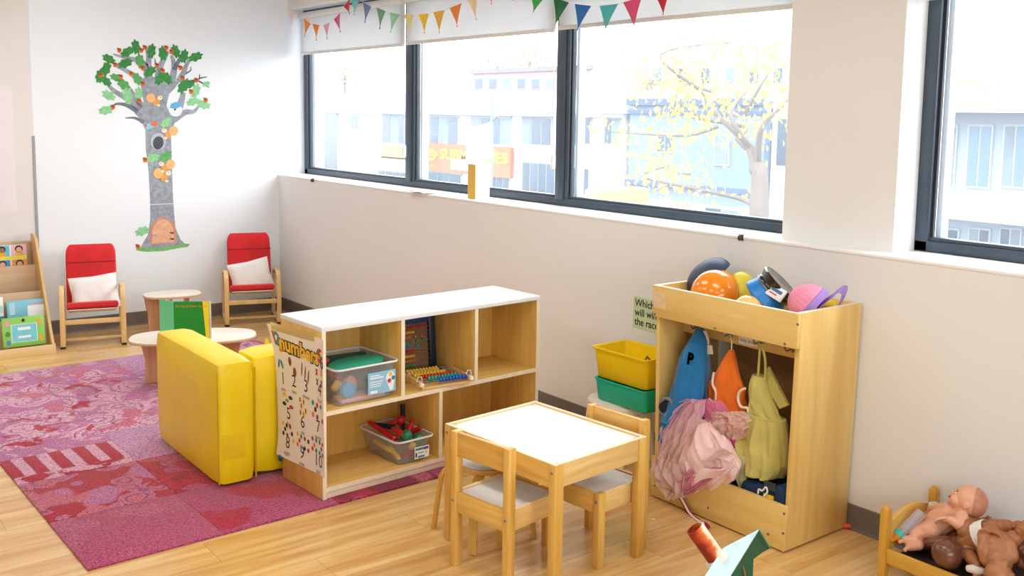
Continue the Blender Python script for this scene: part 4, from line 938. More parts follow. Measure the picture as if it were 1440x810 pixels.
q = MB().tube([cM@Vector((.0785*cos(a), .0785*sin(a), .018)) for a in [2*pi*k/30 for k in range(30)]], .003, 6, closed=True); part('trim_ring', q, steel, cap, world=True)
for k in range(60):
    pass
bd = (CAM-Wy(1091, 412, -.25)); bd.normalize(); ctr = Wy(1091, 411, -.258)
Bm = T(ctr)@aim((.25, -.8, .45))@Rz(-.42)
q = MB().box(-.036, .036, -.025, .025, -.012, .0, Bm); bdg = part('badge', q, plain('badge_white', (240, 242, 246), .4), cap, bevel=.003, world=True, label='white badge')
part('badge_print', MB().box(-.024, .024, .000, .013, .0, .0006, Bm), plain('badge_blue', (60, 110, 160), .5, .3, 150), bdg, world=True); part('badge_print', MB().box(-.024, .010, -.012, -.007, .0, .0006, Bm), plain('print_red', (200, 50, 50), .6), bdg, world=True)
pk = thing('pink_sun_hat', 'pink ribbed sun hat with a purple band and strap', 'hat', Wy(1130, 445, -.22), 0, 'hats in the cabinet tray')
pM = T(Wy(1140, 430, -.215))@aim((-.62, -.35, .55))
q = MB(); R_ = []
for j in range(12):
    a = pi/2*j/11; rr_ = .078*cos(a)+.001; zz = .088*sin(a)
    R_.append([pM@Vector((rr_*(1+.012*cos(24*2*pi*k/96))*cos(2*pi*k/96), rr_*(1+.012*cos(24*2*pi*k/96))*sin(2*pi*k/96), zz)) for k in range(96)])
q.rings(R_); part('crown', q, plain('hat_pink', (240, 150, 178), .75, .06, 30, .2, 200), pk, world=True)
q = MB().lathe([(.076, -.018), (.082, -.017), (.083, .008), (.078, .012), (.074, .004)], 40, pM); part('band', q, plain('hat_purple', (164, 130, 208), .7, .05), pk, world=True)
sp_ = [Wy(1150, 432, -.20), Wy(1160, 424, -.195), Wy(1172, 415, -.185), Wy(1182, 407, -.17), Wy(1188, 409, -.145), Wy(1185, 420, -.12), Wy(1180, 430, -.11)]
part('strap', MB().strip(smoothpts(sp_, 5), (.25, .55, .8), .036, .003), plain('hat_purple', (164, 130, 208), .7, .05), pk, world=True)
h = hat('small_yellow_hat', dome('', Wy(1168, 436, -.085), (.2, -.1, 1), .040, .036, None, ''), plain('helmet_yellow_deep', (250, 206, 30), .3, .04), 'small deep yellow cap beside the pink sun hat')

# ================================================================ YELLOW FOAM SOFA
yfoam = plain('yellow_vinyl', (246, 216, 8), .40, .05, 5, .25, 7, coat=.1)
sofa = thing('foam_sofa', 'bright yellow foam child sofa backed against the shelf unit', 'sofa', (3.05, -1.60, RUGZ))
def cushion(nm, x0, x1, y0, y1, z0, z1, r=.03, mt=yfoam, sd=0):
    bm = bmesh.new(); bmesh.ops.create_cube(bm, size=1)
    for v in bm.verts: v.co = Vector((x0 if v.co.x < 0 else x1, y0 if v.co.y < 0 else y1, z0 if v.co.z < 0 else z1))
    bmesh.ops.subdivide_edges(bm, edges=bm.edges[:], cuts=7, use_grid_fill=True)
    bm.normal_update()
    cx, cy, cz = (x0+x1)/2, (y0+y1)/2, (z0+z1)/2
    mb = MB(); bm.verts.index_update()
    hx, hy, hz = (x1-x0)/2, (y1-y0)/2, (z1-z0)/2
    for v in bm.verts:
        d = Vector((v.co.x-cx, v.co.y-cy, v.co.z-cz)); q = Vector((max(-hx+r, min(hx-r, d.x)), max(-hy+r, min(hy-r, d.y)), max(-hz+r, min(hz-r, d.z))))
        e = d-q
        if e.length > 1e-6: d = q+e.normalized()*r
        n_ = Vector((d.x/hx, d.y/hy, d.z/hz)); puff = .006*(1-min(1, abs(n_.x)))*(1-min(1, abs(n_.z)))*(1 if abs(n_.y) > .9 else 0)
        d.y += puff*(1 if d.y > 0 else -1)
        mb.v.append(Vector((cx, cy, cz))+d)
    mb.f = [tuple(v.index for v in f.verts) for f in bm.faces]; bm.free()
    return part(nm, mb, mt, sofa, world=True)
arm = cushion('armrest', 2.667, 3.474, -1.868, -1.692, RUGZ, .552, .040)
cushion('backrest', 3.215, 3.432, -1.690, -1.02, RUGZ, .552, .045, sd=2)
cushion('seat_cushion', 2.70, 3.213, -1.690, -1.05, RUGZ, .20, .03, sd=3)
seam = plain('yellow_piping', (206, 168, 8), .5)
for yy in (-1.862, -1.698): part('piping', MB().tube([(3.4725, yy, .03), (3.4725, yy, .515)], .0035, 6), seam, arm, world=True)
part('vinyl_patch', MB().box(3.4738, 3.4748, -1.845, -1.745, .13, .24), plain('yellow_patch', (236, 204, 10), .5), arm, world=True)
pl = thing('flame_plush', 'orange and yellow felt toy on the yellow sofa', 'soft toy', (3.14, -1.60, .20))
tipz = Wx(376, 477, 3.14); 
for k, (dx, h, c) in enumerate(((-.05, .05, (246, 190, 20)), (0, .0, (250, 205, 30)), (.045, .03, (242, 130, 40)))):
    b0 = Vector((3.14, tipz.y+dx+.02, .207)); tp_ = Vector((3.13, tipz.y+dx*.6, tipz.z-h))
    part('felt_flame', MB().tube([b0, b0*.6+tp_*.4, b0*.25+tp_*.75, tp_], [.04, .045, .03, .004], 10), plain('felt_flame_%d' % k, c, .9, .08), pl, world=True)

# ================================================================ LOW TABLE, STOOL, GREEN BOOK
bl_top = plain('birch_white_top', (238, 228, 214), .4, .03, 6); blg = wood('birch_leg_pinkish', (222, 176, 136), (202, 150, 108), 2, .45, .8)
edge2 = wood('birch_ply_edge', (224, 194, 150), (196, 160, 114), 0, .5, 2)
def low_table(name, label, cat, c, rz, lx, ly, h, legs):
    t = thing(name, label, cat, c, rz)
    def out(k_): return [(lx*(abs(cos(a))**.75)*(1 if cos(a) > 0 else -1)*k_, ly*(abs(sin(a))**.75)*(1 if sin(a) > 0 else -1)*k_) for a in [2*pi*k/48 for k in range(48)]]
    part('table_top', MB().prism([(x, y, h-.016) for x, y in out(1.)], (0, 0, .012)), edge2, t, bevel=.003)
    part('top_laminate', MB().prism([(x, y, h-.004) for x, y in out(.985)], (0, 0, .004)), bl_top, t, bevel=.0012)
    for x, y, a in legs:
        Mx = T((x, y, 0))@Rz(a)
        prf = [(-.055, 0), (.055, 0), (.050, .06), (.052, .14), (.075, h-.017), (-.075, h-.017), (-.052, .14), (-.050, .06)]
        part('leg', MB().prism([Mx@Vector((u, -.009, z)) for u, z in prf], Mx.to_3x3()@Vector((0, .018, 0))), blg, t, bevel=.002)
    return t
low_table('low_table', 'low white oval child table behind the yellow sofa', 'table', (1.74, -1.345, RUGZ), radians(68), .36, .20, .27, [(-.22, 0, .25), (.20, -.02, .25), (0, .10, pi/2), (.02, -.08, 1.2)])
low_table('low_stool', 'small white oval stool between the two red armchairs', 'stool', (.35, -1.0, 0), radians(80), .20, .145, .285, [(-.12, 0, .2), (.10, .02, pi/2), (-.03, -.08, 1.3)])
gb = thing('green_book', 'green picture book standing open on the low table', 'book', (1.80, -1.33, .2815))
gcov = plain('book_green', (6, 150, 44), .4, .04, coat=.2); gin = plain('book_mint', (110, 222, 160), .5, .03); gye = plain('book_yellow', (250, 226, 40), .5)
sp0 = Wz(245, 475, .2815); sp0 = Vector((1.80, sp0.y, .2815))
spine = Wx(245, 480, 1.80); spine.z = .2815
er = Wx(295, 480, 1.90); el = Wx(226, 480, 1.68)
e1 = Vector((1.90, er.y, .2815)); e0 = Vector((1.68, el.y, .2815)); bh = .225
def leaf(a, b_, t, mt, nm, inset=0.):
    d = (b_-a).normalized(); n_ = Vector((-d.y, d.x, 0))
    return part(nm, MB().prism([a, b_, b_+n_*t, a+n_*t], (0, 0, bh-inset)), mt, gb, world=True)
leaf(spine, e1, .003, gcov, 'front_cover'); leaf(spine, e0, .003, gin, 'back_cover')
d1 = (e1-spine).normalized()
leaf(spine+Vector((-.006, .012, .003)), e1+Vector((-.010, .014, .003)), .006, plain('book_pages', (246, 240, 226), .7), 'pages', .006)
part('page_edge', MB().prism([e1-d1*.018+Vector((.0012, -.0018, .0)), e1+Vector((.0012, -.0018, 0)), e1+Vector((.0012, -.0018, bh)), e1-d1*.035+Vector((.0012, -.0018, bh))], (.0004, -.0006, 0)), gye, gb, world=True, label='yellow cover edge')
q = text_mb('My Cat & Other Stories', .018); az = Matrix(((d1.x, 0, -d1.y), (d1.y, 0, d1.x), (0, 1, 0)))
mid = spine+(e1-spine)*.52
q.v = [mid+d1*p.x+Vector((.0025, -.004, .198+p.y)) for p in q.v]; part('title_print', q, plain('title_orange', (240, 150, 40), .6), gb, world=True, smooth=False, fix=False)

# ================================================================ RED ARMCHAIRS
red_f = plain('chair_red', (214, 34, 38), .85, .10, 7, .2, 130, sheen=.15); bw = wood('bent_birch', (236, 204, 146), (218, 178, 116), 2, .45, .9)
offw = plain('cushion_underside', (232, 222, 206), .9, .03); pil = plain('pillow_white', (240, 239, 236), .9, .03, 6, .35, 14); rub = plain('foot_black', (24, 22, 22), .6)
def red_chair(label, loc, rz, ptilt, plabel, pofs):
    t = thing('red_armchair', label, 'armchair', (*loc, 0), rz, 'red child armchairs')
    for sx in (-1, 1):
        x = sx*.190
        arm_ = smoothpts([(x, -.200, .012), (x, -.205, .15), (x, -.205, .28), (x, -.190, .355), (x, -.145, .390), (x, -.05, .395), (x, .06, .375), (x, .13, .345)], 4)
        part('side_frame', MB().strip(arm_, (1, 0, 0), .032, .016), bw, t, bevel=.002)
        part('floor_runner', MB().strip(smoothpts([(x, -.188, .03), (x, -.1, .022), (x, .06, .022), (x, .19, .024)], 3), (1, 0, 0), .030, .014), bw, t, bevel=.002)
        part('rear_support', MB().strip(smoothpts([(x-sx*.002, .185, .032), (x-sx*.002, .165, .18), (x-sx*.002, .125, .335)], 4), (1, 0, 0), .028, .014), bw, t, bevel=.002)
        part('foot_pad', MB().box(x-.016, x+.016, -.212, -.188, 0, .014), rub, t, bevel=.002); part('foot_pad', MB().box(x-.015, x+.015, .165, .19, 0, .016), rub, t, bevel=.002)
    for y, z in ((-.192, .175), (-.10, .062)): part('cross_rail', MB().box(-.176, .176, y-.007, y+.007, z-.016, z+.016) if z > .1 else MB().box(-.176, .176, y-.016, y+.016, z-.03, z-.016), bw, t, bevel=.002)
    prof = smoothpts([(0, -.185, .262), (0, -.10, .240), (0, .00, .216), (0, .06, .222), (0, .095, .29), (0, .125, .40), (0, .160, .53), (0, .192, .645)], 5)
    def shell(th0, th1, hw, mt, nm):
        R_ = []
        for i, p in enumerate(prof):
            tg = (prof[min(i+1, len(prof)-1)]-prof[max(i-1, 0)]).normalized(); nn = Vector((0, -tg.z, tg.y)); nn = nn if nn.z > 0 or nn.y < 0 else -nn
            e = 1-.55*max(0, 1-min(i, len(prof)-1-i)/2.5)**2; hh = (th1-th0)/2*e; cm = p+nn*(th0+th1)/2
            w = hw*(1-.16*max(0, (i-(len(prof)-5))/4)**2.5)
            R_.append([cm+Vector((x, 0, 0))+nn*y for x, y in rrect(-w, w, -hh, hh, min(hh*.9, .018), 3)])
        return part(nm, MB().rings(R_), mt, t)
    shell(-.012, -.002, .150, offw, 'support_sling')
    shell(.0, .048, .162, red_f, 'seat_cushion')
    part('stitch_seam', MB().tube([(-.16, .073, .540), (0, .071, .540), (.16, .073, .540)], .004, 6), plain('chair_red_dark', (150, 20, 26), .9), t)
    M0 = RM[t.name]
    c = Vector((pofs[0], -.030, .346+pofs[1])); Mx = M0@T(c)@Rx(-radians(22))@Ry(ptilt)
    def pf(sgn):
        def f(u, v):
            a, b_ = u*2-1, v*2-1; th = .038*((1-a**4)*(1-b_**4))**.6
            a2 = a*(1-.07*(1-abs(b_))**1.0*abs(a)); b2 = b_*(1-.07*(1-abs(a))*abs(b_))
            w = .004*noise.noise(Vector((a*3, b_*3, loc[0]*5+sgn)))
            return Mx@Vector((a2*.155, sgn*(th+.003)+w*(1-a**4)*(1-b_**4), b2*.122))
        return f
    mb = MB().grid(pf(-1), 16, 14).grid(pf(1), 16, 14)
    # close the rim between the two faces
    n_ = 17*15; w = 17; rim = [(i) for i in range(17)]+[j*w+16 for j in range(1, 15)]+[14*w+i for i in range(15, -1, -1)]+[j*w for j in range(13, 0, -1)]
    for a, b_ in zip(rim, rim[1:]+rim[:1]): mb.f.append((a, b_, b_+n_, a+n_))
    solid('throw_pillow', mb, pil, plabel, 'pillow', 'white pillows on the red armchairs')
    return t
red_chair('red cushioned child armchair beside the book display', (.303, -1.535), radians(76), -.10, 'white pillow on the armchair beside the book display', (.015, -.005))
red_chair('red cushioned child armchair in the room corner', (.245, -.365), radians(72), -.20, 'white tilted pillow on the armchair in room corner', (.0, .0))

# ================================================================ BOOK DISPLAY
bdz = wood('display_board', (206, 176, 140), (192, 160, 122), 1, .6, .6); bde = wood('display_side', (222, 184, 124), (204, 162, 100), 2, .5, .6); bdl = wood('display_lip', (238, 212, 162), (224, 192, 136), 1, .5, .6)
bk = thing('book_display', 'tiered wooden book display rack in front of the wall jog', 'book rack', (.28, -2.2, 0))
ys = -1.838; yl0 = -2.75
side = [(.552, 0), (.552, .062), (.52, .078), (.16, .715), (.10, .742), (.03, .742), (.03, 0)]
for y in (ys, yl0): part('side_panel', MB().prism([(x, y-.018, z) for x, z in side], (0, .018, 0)), bde, bk, bevel=.002, world=True)
part('front_lip', MB().box(.538, .556, yl0, ys+.002, .0, .062), bdl, bk, bevel=.002, world=True)
tiers = []
for k, (x, px_, py_) in enumerate(((.06, 20, 340.5), (.19, 20, 375), (.315, 20, 413), (.44, 20, 452))):
    zt = Wx(px_, py_, x).z; tiers.append((x, zt))
    part('tier_board', MB().prism([(x, yl0, max(zt-.26, .02)), (x-.03, yl0, zt), (x-.042, yl0, zt), (x-.012, yl0, max(zt-.26, .02))], (0, ys-.018-yl0, 0)), bdz, bk, bevel=.0015, world=True)
part('base_board', MB().box(.03, .538, yl0, ys-.018, .0, .02), bde, bk, world=True)
def book(name, px0, px1, py0, py1, xf, lean, cov, label, decor):
    """book standing face-out in a pocket"""
    A, B = Wx(px0, py1, xf), Wx(px1, py0, xf); w = B.y-A.y; h = B.z-A.z
    t = thing(name, label, 'book', (xf, (A.y+B.y)/2, A.z), 0, 'picture books on the display rack')
    Mx = Ry(-lean)
    part('cover', MB().box(-.004, 0, -w/2, w/2, 0, h, Mx), cov, t, bevel=.001)
    part('pages', MB().box(-.014, -.004, -w/2+.003, w/2-.003, .003, h-.003, Mx), plain('book_pages', (246, 240, 226), .7), t)
    part('back_cover', MB().box(-.017, -.014, -w/2, w/2, 0, h, Mx), cov, t)
    for nm, y0, y1, z0, z1, c, lift in decor:
        if nm == 'o': q = MB().prism([Mx@Vector((.0003+lift, (y0-.5)*w+y1*cos(a)*w, z0*h+z1*sin(a)*h)) for a in [2*pi*k/14 for k in range(14)]], (.0004, 0, 0))
        else: q = MB().box(.0003+lift, .0007+lift, (y0-.5)*w, (y1-.5)*w, z0*h, z1*h, Mx)
        part('cover_print', q, c, t)
    return t
def pc(nm, c): return plain('cover_'+nm, c, .4, .05)
kids = []
sk1, sk2, hr = pc('skin', (226, 176, 140)), pc('skin2', (160, 104, 70)), pc('hair', (40, 26, 20))
for (y, z, bgc, sk) in ((.22, .74, pc('sky', (90, 190, 220)), sk2), (.76, .74, pc('blush', (240, 190, 200)), sk1), (.22, .12, pc('skyb', (60, 150, 210)), sk1), (.76, .12, pc('amber', (244, 160, 60)), sk1)):
    kids += [('r', y-.24, y+.24, z-.22, z+.24, bgc, 0), ('o', y, .13, z+.08, .15, hr, .0005), ('o', y, .09, z+.04, .12, sk, .001), ('o', y, .14, z-.13, .10, pc('top', (235, 170, 60)), .001)]
kids.append(('r', 0, 1, .38, .52, pc('band', (238, 226, 50)), .0014))
book('portrait_book', -6, 37.5, 343.5, 379, .085, .12, pc('cream', (240, 232, 214)), 'picture book with four child portraits on the top tier', kids)
book('blue_book', 11, 64.5, 419.5, 450, .362, .12, pc('lightblue', (128, 202, 224)), 'light blue picture book with white panel on the rack', [('r', .52, .98, .02, .68, pc('white', (244, 246, 248)), 0), ('r', .06, .2, .25, .9, pc('paleb', (180, 226, 238)), 0), ('r', .55, .95, .72, .80, pc('pink', (226, 150, 170)), 0)])
book('white_book', -40, 4.5, 418, 453, .352, .12, pc('white2', (240, 243, 246)), 'white picture book beside the light blue one', [('r', 0, 1, 0, .12, pc('navyb', (40, 130, 170)), 0), ('r', .5, .98, .3, .6, pc('mint', (170, 220, 210)), 0)])
grd = [('r', .22, .80, .16, .74, pc('cyan', (120, 208, 226)), 0), ('r', .20, .82, .14, .76, pc('edgew', (230, 240, 214)), -.0002), ('o', .12, .055, .82, .10, pc('rose', (236, 160, 170)), .0004), ('o', .88, .05, .80, .10, pc('gir', (240, 170, 60)), .0004), ('o', .9, .05, .22, .12, pc('gir', (240, 170, 60)), .0004), ('o', .12, .06, .45, .09, pc('leafg', (60, 150, 60)), .0004), ('o', .13, .05, .15, .09, pc('blueb', (90, 130, 200)), .0004), ('o', .5, .04, .88, .06, pc('hair', (40, 26, 20)), .0004), ('r', .36, .66, .55, .65, pc('white', (244, 246, 248)), .0006), ('r', .36, .66, .28, .36, pc('white', (244, 246, 248)), .0006)]
book('green_picture_book', 5, 63, 443, 490, .500, .16, pc('lime', (140, 208, 90)), 'lime green animal picture book in the lowest pocket', grd)

# faint paper on the wall jog
solid('wall_paper_sheet', MB().box(-.017, -.0155, -2.5, Wx(20, 200, -.016).y, Wx(20, 297, -.016).z, Wx(20, 120, -.016).z), plain('faint_paper', (232, 226, 228), .8, .03, 4), 'faint white paper sheet on the wall jog', 'paper')

# ================================================================ TREE DECAL
dec = thing('tree_wall_decal', 'oak tree wall decal with squirrels and arched door', 'wall decal', (-.034, -.95, .55))
DX0 = -.0345
def dpoly(nm, pts, mt, lift, parent=None, th=.0006):
    q = MB().prism([Wx(a, b_, DX0+lift) for a, b_ in pts], (th, 0, 0)); return part(nm, q, mt, parent or dec, world=True, smooth=False)
bark = plain('decal_bark', (148, 156, 166), .7, .22, 30, 0); barkd = plain('decal_bark_dark', (112, 118, 130), .7, .2, 30); 
L_d, L_m, L_l = plain('decal_leaf_dark', (52, 136, 62), .7, .22, 40), plain('decal_leaf_mid', (88, 166, 92), .7, .18, 40), plain('decal_leaf_light', (138, 204, 146), .7, .14, 40)
trunk = [(204.5, 181), (205, 209), (209, 241), (211, 278), (211.5, 308), (208, 330), (197, 349), (225, 351), (262, 345), (254, 337), (246.5, 320), (243.5, 283), (241.7, 234), (240.5, 185)]
dpoly('trunk', trunk, bark, 0)
dpoly('trunk_fork', [(204.5, 182), (198, 168), (189, 159), (196, 150), (203, 148), (200, 135), (198, 120), (204, 108), (214, 107), (222, 112), (232, 116), (243, 113), (252, 115), (246, 124), (238, 132), (234, 148), (238, 159), (252, 151), (253, 163), (246, 172), (240.5, 186)], bark, .0001)
def branch(pts, w0, w1, mt=barkd, lift=.0003):
    P2 = smoothpts([Vector((a, b_, 0)) for a, b_ in pts], 4); L, Rr = [], []
    for i, p in enumerate(P2):
        tg = (P2[min(i+1, len(P2)-1)]-P2[max(i-1, 0)]).normalized(); nn = Vector((-tg.y, tg.x, 0)); w = (w0+(w1-w0)*i/(len(P2)-1))/2
        L.append(p+nn*w); Rr.append(p-nn*w)
    dpoly('branch', [(p.x, p.y) for p in L+Rr[::-1]], mt, lift)
for a in (([(194, 157), (178, 148), (165, 146), (158, 149)], 7, 1.5), ([(202, 172), (190, 166), (176, 166)], 6, 1), ([(198, 153), (180, 139), (162, 129), (151, 118)], 11, 4), ([(201, 150), (189, 136), (184, 125)], 9, 4), ([(208, 120), (190, 107), (175, 98), (162, 92)], 9, 4), ([(208, 112), (204, 92), (190, 84), (172, 80), (159, 76)], 11, 2), ([(207, 104), (209, 84), (206, 66)], 11, 4), ([(222, 120), (224, 98), (232, 80), (236, 72)], 12, 4), ([(224, 100), (219, 90), (218, 82)], 4, 1), ([(240, 120), (245, 95), (241, 78)], 12, 4), ([(245, 98), (252, 84), (255, 76)], 7, 3), ([(251, 115), (258, 102), (262, 92), (268, 82)], 9, 4), ([(260, 104), (268, 99), (268, 94)], 3, 1), ([(244, 168), (260, 158), (272, 157), (279, 150)], 11, 3), ([(250, 156), (255, 142), (258, 130)], 12, 6)): branch(*a, bark if a[1] > 8 else barkd)
twig = plain('decal_twig', (74, 60, 58), .7, .1)
branch([(258, 116), (275, 113), (285, 117), (294, 123)], 3, 1, twig, .0005); branch([(280, 112), (281, 104)], 2, 1, twig, .0005); branch([(281, 110), (291, 108)], 2, 1, twig, .0005)
lobes = []
for k in range(28):
    a = 2*pi*k/28; r = 1+.16*cos(7*a*1.0); lobes.append((cos(a)*r, sin(a)*.58*r))
leafs = [(191, 66, 9, 100, L_d), (179, 73, 9, 30, L_d), (213, 72, 9, 80, L_d), (229, 75, 9, 95, L_d), (247, 72, 8.5, 110, L_d), (259, 79, 8.5, 80, L_d), (275, 80, 9, 20, L_d), (197, 86, 9, 100, L_m), (176, 89, 9.5, 20, L_d), (153, 83, 8.5, 150, L_d), (149, 97, 9.5, 70, L_d), (140, 107, 8.5, 80, L_d), (149, 114, 8, 140, L_d), (163, 109, 7.5, 160, L_m), (211, 101, 8.5, 40, L_d), (225, 110, 9, 60, L_d), (235, 110, 8.5, 120, L_d), (193, 111, 8.5, 120, L_m), (174, 119, 9.5, 140, L_m), (179, 135, 10, 100, L_l), (195, 132, 8.5, 90, L_l), (153, 134, 9, 150, L_l), (149, 155, 9, 10, L_l), (258, 121, 10, 60, L_d), (275, 128, 9, 70, L_l), (271, 143, 8, 20, L_l), (286, 147, 9, 165, L_l), (290, 118, 5, 20, L_l), (234, 172, 8, 40, L_l), (214.5, 222, 8.5, 20, L_l), (233, 220, 9, 40, L_m), (200, 325, 9, 20, L_l), (267, 119, 7, 30, L_d)]
for k, (cx, cy, s, a, mt) in enumerate(leafs):
    s *= 1.12
    ca, sa = cos(radians(-a)), sin(radians(-a)); dpoly('leaf', [(cx+s*(x*ca-y*sa), cy+s*(x*sa+y*ca)) for x, y in lobes], mt, .0012+.00012*(k % 5))
ac1, ac2 = plain('decal_acorn', (214, 104, 34), .7, .15, 60), plain('decal_acorn_cap', (150, 70, 30), .7, .15)
for cx, cy in ((168, 71), (199, 71), (204, 67), (234, 67.5), (241.5, 73), (162, 91), (142, 106), (170, 108), (185, 104), (201, 96), (221, 92), (229, 99.5), (254, 95.5), (257, 110), (201, 118), (159, 151), (196, 142), (276.5, 113), (289.5, 141), (269, 129), (204.5, 225), (194, 347)):
    a_ = dpoly('acorn', ellipse2(cx, cy, 2.9, 3.5, 10, .5), ac1, .0022); dpoly('acorn_cap', ellipse2(cx-.9, cy-1.7, 3.0, 1.7, 10, .5), ac2, .0026, a_)
sq, sqd, crm = plain('decal_squirrel', (238, 184, 116), .7, .1, 50), plain('decal_squirrel_dark', (222, 154, 84), .7, .1, 50), plain('decal_cream', (248, 230, 206), .7)
for (cx, cy, s, fl) in ((217, 140, 1., 1), (239, 186, 1., -1), (235, 233, 1., -1), (228, 246, 1.1, 1)):
    b0 = dpoly('squirrel', ellipse2(cx+3*fl*s, cy+3*s, 4.2*s, 6.2*s, 14, .5*fl), sqd, .0030)
    dpoly('squirrel_tail', ellipse2(cx-5*fl*s, cy-2*s, 6.4*s, 6.8*s, 16), sq, .0033, b0); dpoly('squirrel_head', ellipse2(cx+8*fl*s, cy-2.5*s, 3.6*s, 3.2*s, 12), crm, .0036, b0)
    dpoly('squirrel_ear', ellipse2(cx+7*fl*s, cy-5.5*s, 1.1*s, 1.8*s, 8), sqd, .0038, b0); dpoly('squirrel_eye', ellipse2(cx+9*fl*s, cy-3*s, .7*s, .8*s, 8), plain('decal_black', (40, 40, 48), .6), .0040, b0)
    dpoly('squirrel_paw', ellipse2(cx+6*fl*s, cy+8*s, 2.4*s, 1.6*s, 8), crm, .0038, b0)
bb_ = dpoly('bird', ellipse2(247, 155, 9.5, 9, 18), plain('decal_bird_white', (226, 234, 240), .7, .05), .0030)
dpoly('bird_cap', [(239, 152), (241, 146), (247, 143.5), (255, 144), (254, 150), (247, 153)], plain('decal_bird_blue', (98, 176, 214), .7, .15, 50), .0034, bb_); dpoly('bird_eye', ellipse2(246, 154, 1.5, 1.5, 8), MATS['decal_black'], .0037, bb_)
b2_ = dpoly('bird', [(203, 178), (208, 174), (214, 171), (222, 172), (223, 178), (214, 180), (207, 183)], plain('decal_bird_teal', (128, 206, 220), .7, .15, 50), .0030); dpoly('bird_wing', ellipse2(217, 174.5, 5.5, 3.6, 12, .2), plain('decal_bird_red', (236, 110, 80), .7, .2, 50), .0034, b2_); dpoly('bird_head', ellipse2(205, 177, 2, 2, 8), MATS['decal_bird_red'], .0034, b2_)
dpoly('hollow_ring', ellipse2(222.5, 199, 10.5, 12, 20), plain('decal_ring', (186, 192, 200), .7, .1), .0010); dpoly('hollow', ellipse2(222.5, 201, 7.5, 9.5, 18, .2), plain('decal_hollow', (72, 78, 88), .7, .1), .0016)
def arch(x0, x1, yb, yt, sk=0): return [(x0, yb)]+[((x0+x1)/2-(x1-x0)/2*cos(a), yt+(1-sin(a))*(yb-yt)*.62) for a in [pi*k/14 for k in range(15)]]+[(x1, yb-2)]
dr = dpoly('door_frame', arch(211, 248, 343.5, 305), plain('decal_door_edge', (206, 146, 122), .7, .1), .0012); dpoly('door_leaf', arch(214, 245, 342.5, 308.5), plain('decal_door', (226, 176, 138), .7, .12, 30), .0017, dr)
for y in (327, 335.5): dpoly('door_hinge', [(239, y-1), (243, y), (245, y-2), (244, y+2), (239, y+1)], MATS['decal_black'], .0022, dr)
dpoly('door_handle', [(214, 330.5), (222, 330), (222, 332), (214, 332.5)], plain('decal_mauve', (170, 150, 190), .6), .0022, dr)
dpoly('grass', [(191, 352), (196, 347), (205, 349), (214, 348), (225, 349), (236, 346), (246, 346), (256, 342), (267, 343), (264, 347), (250, 349), (230, 353), (205, 354)], plain('decal_grass', (120, 186, 110), .7, .2, 50), .0006)
dpoly('trunk_band', [(211, 287), (243.5, 285.5), (243.5, 287), (211, 288.5)], plain('decal_band', (196, 202, 210), .7), .0008)

# ================================================================ THINGS ON THE SILL
SZ = 1.0955
t = thing('yellow_box', 'tall yellow and cream box on the window sill', 'box', (2.585, .10, SZ), radians(-8))
part('box_body', MB().box(-.048, .048, -.048, .048, 0, .205), plain('box_cream', (246, 228, 206), .6, .03), t, bevel=.001)
part('box_face', MB().box(-.0485, .0485, -.0495, -.048, 0, .2055), plain('box_yellow', (230, 184, 72), .6, .05), t)
q = MB().sheet(lambda u, v: Vector((1.98+.20*u, -.055+.13*v+.02*u, SZ+.004+.012*(1-v)**2*sin(u*3))), 8, 6, .001)
t = thing('loose_papers', 'loose white papers overhanging the window sill edge', 'papers', (2.08, .03, SZ)); part('paper', q, plain('paper_white', (246, 246, 244), .8, .02), t, world=True)
part('paper_picture', MB().box(2.06, 2.10, .0, .02, SZ+.007, SZ+.0075), plain('paper_yellow', (246, 224, 130), .7), t, world=True)
pq = [Wy(655, 183, .262), Wy(690, 171, .262), Wy(693, 223, .262), Wy(656, 228, .262)]
solid('hanging_paper', MB().prism(pq, (0, .001, 0)), see_through('thin_paper', (246, 246, 246), .12, .6), 'tilted white paper stuck on the window pane', 'paper')

# ================================================================ DOLL BED AND DOLLS
bpz = wood('bed_pine_upright', (226, 176, 70), (204, 144, 44), 2, .35, 1., .3); bpx = wood('bed_pine_level', (228, 180, 76), (206, 150, 48), 0, .35, 1., .3); bpy_ = wood('bed_pine_cross', (230, 190, 100), (210, 160, 68), 1, .4, 1., .25)
bed = thing('doll_bed', 'small pine doll bed full of dolls by the wall', 'doll bed', (5.86, -.185, 0))
BX0, BX1, BY0, BY1, BH = 5.588, 6.12, -.338, -.030, .285
for x in (BX0, BX1):
    for y in (BY0, BY1):
        part('post', MB().box(x, x+.028, y, y+.030, 0, BH-.012).lathe([(.0141, -.006), (.0141, 0), (.012, .007), (.007, .011), (0, .012)], 14, T((x+.014, y+.015, BH-.012))), bpz, bed, bevel=.003, world=True)
    arc = [(x+.006, BY0+.030+(BY1-BY0-.03)*k/12, .218+.038*sin(pi*k/12)) for k in range(13)]
    part('end_board', MB().prism(arc+[(x+.006, BY1, .125), (x+.006, BY0+.030, .125)], (.016, 0, 0)), bpy_, bed, bevel=.002, world=True)
for y in (BY0+.006, BY1+.010):
    part('side_rail', MB().box(BX0+.028, BX1, y, y+.014, .085, .135), bpx, bed, bevel=.002, world=True)
for k in range(6): part('bed_slat', MB().box(BX0+.03+k*.085, BX0+.08+k*.085, BY0+.02, BY1+.01, .075, .085), bpy_, bed, bevel=.001, world=True)
solid('dark_mattress', MB().box(BX0+.032, BX1-.004, BY0+.024, BY1+.006, .0855, .105), plain('mattress_brown', (64, 46, 42), .9, .1), 'thin dark mattress in the doll bed', 'mattress', bevel=.006)
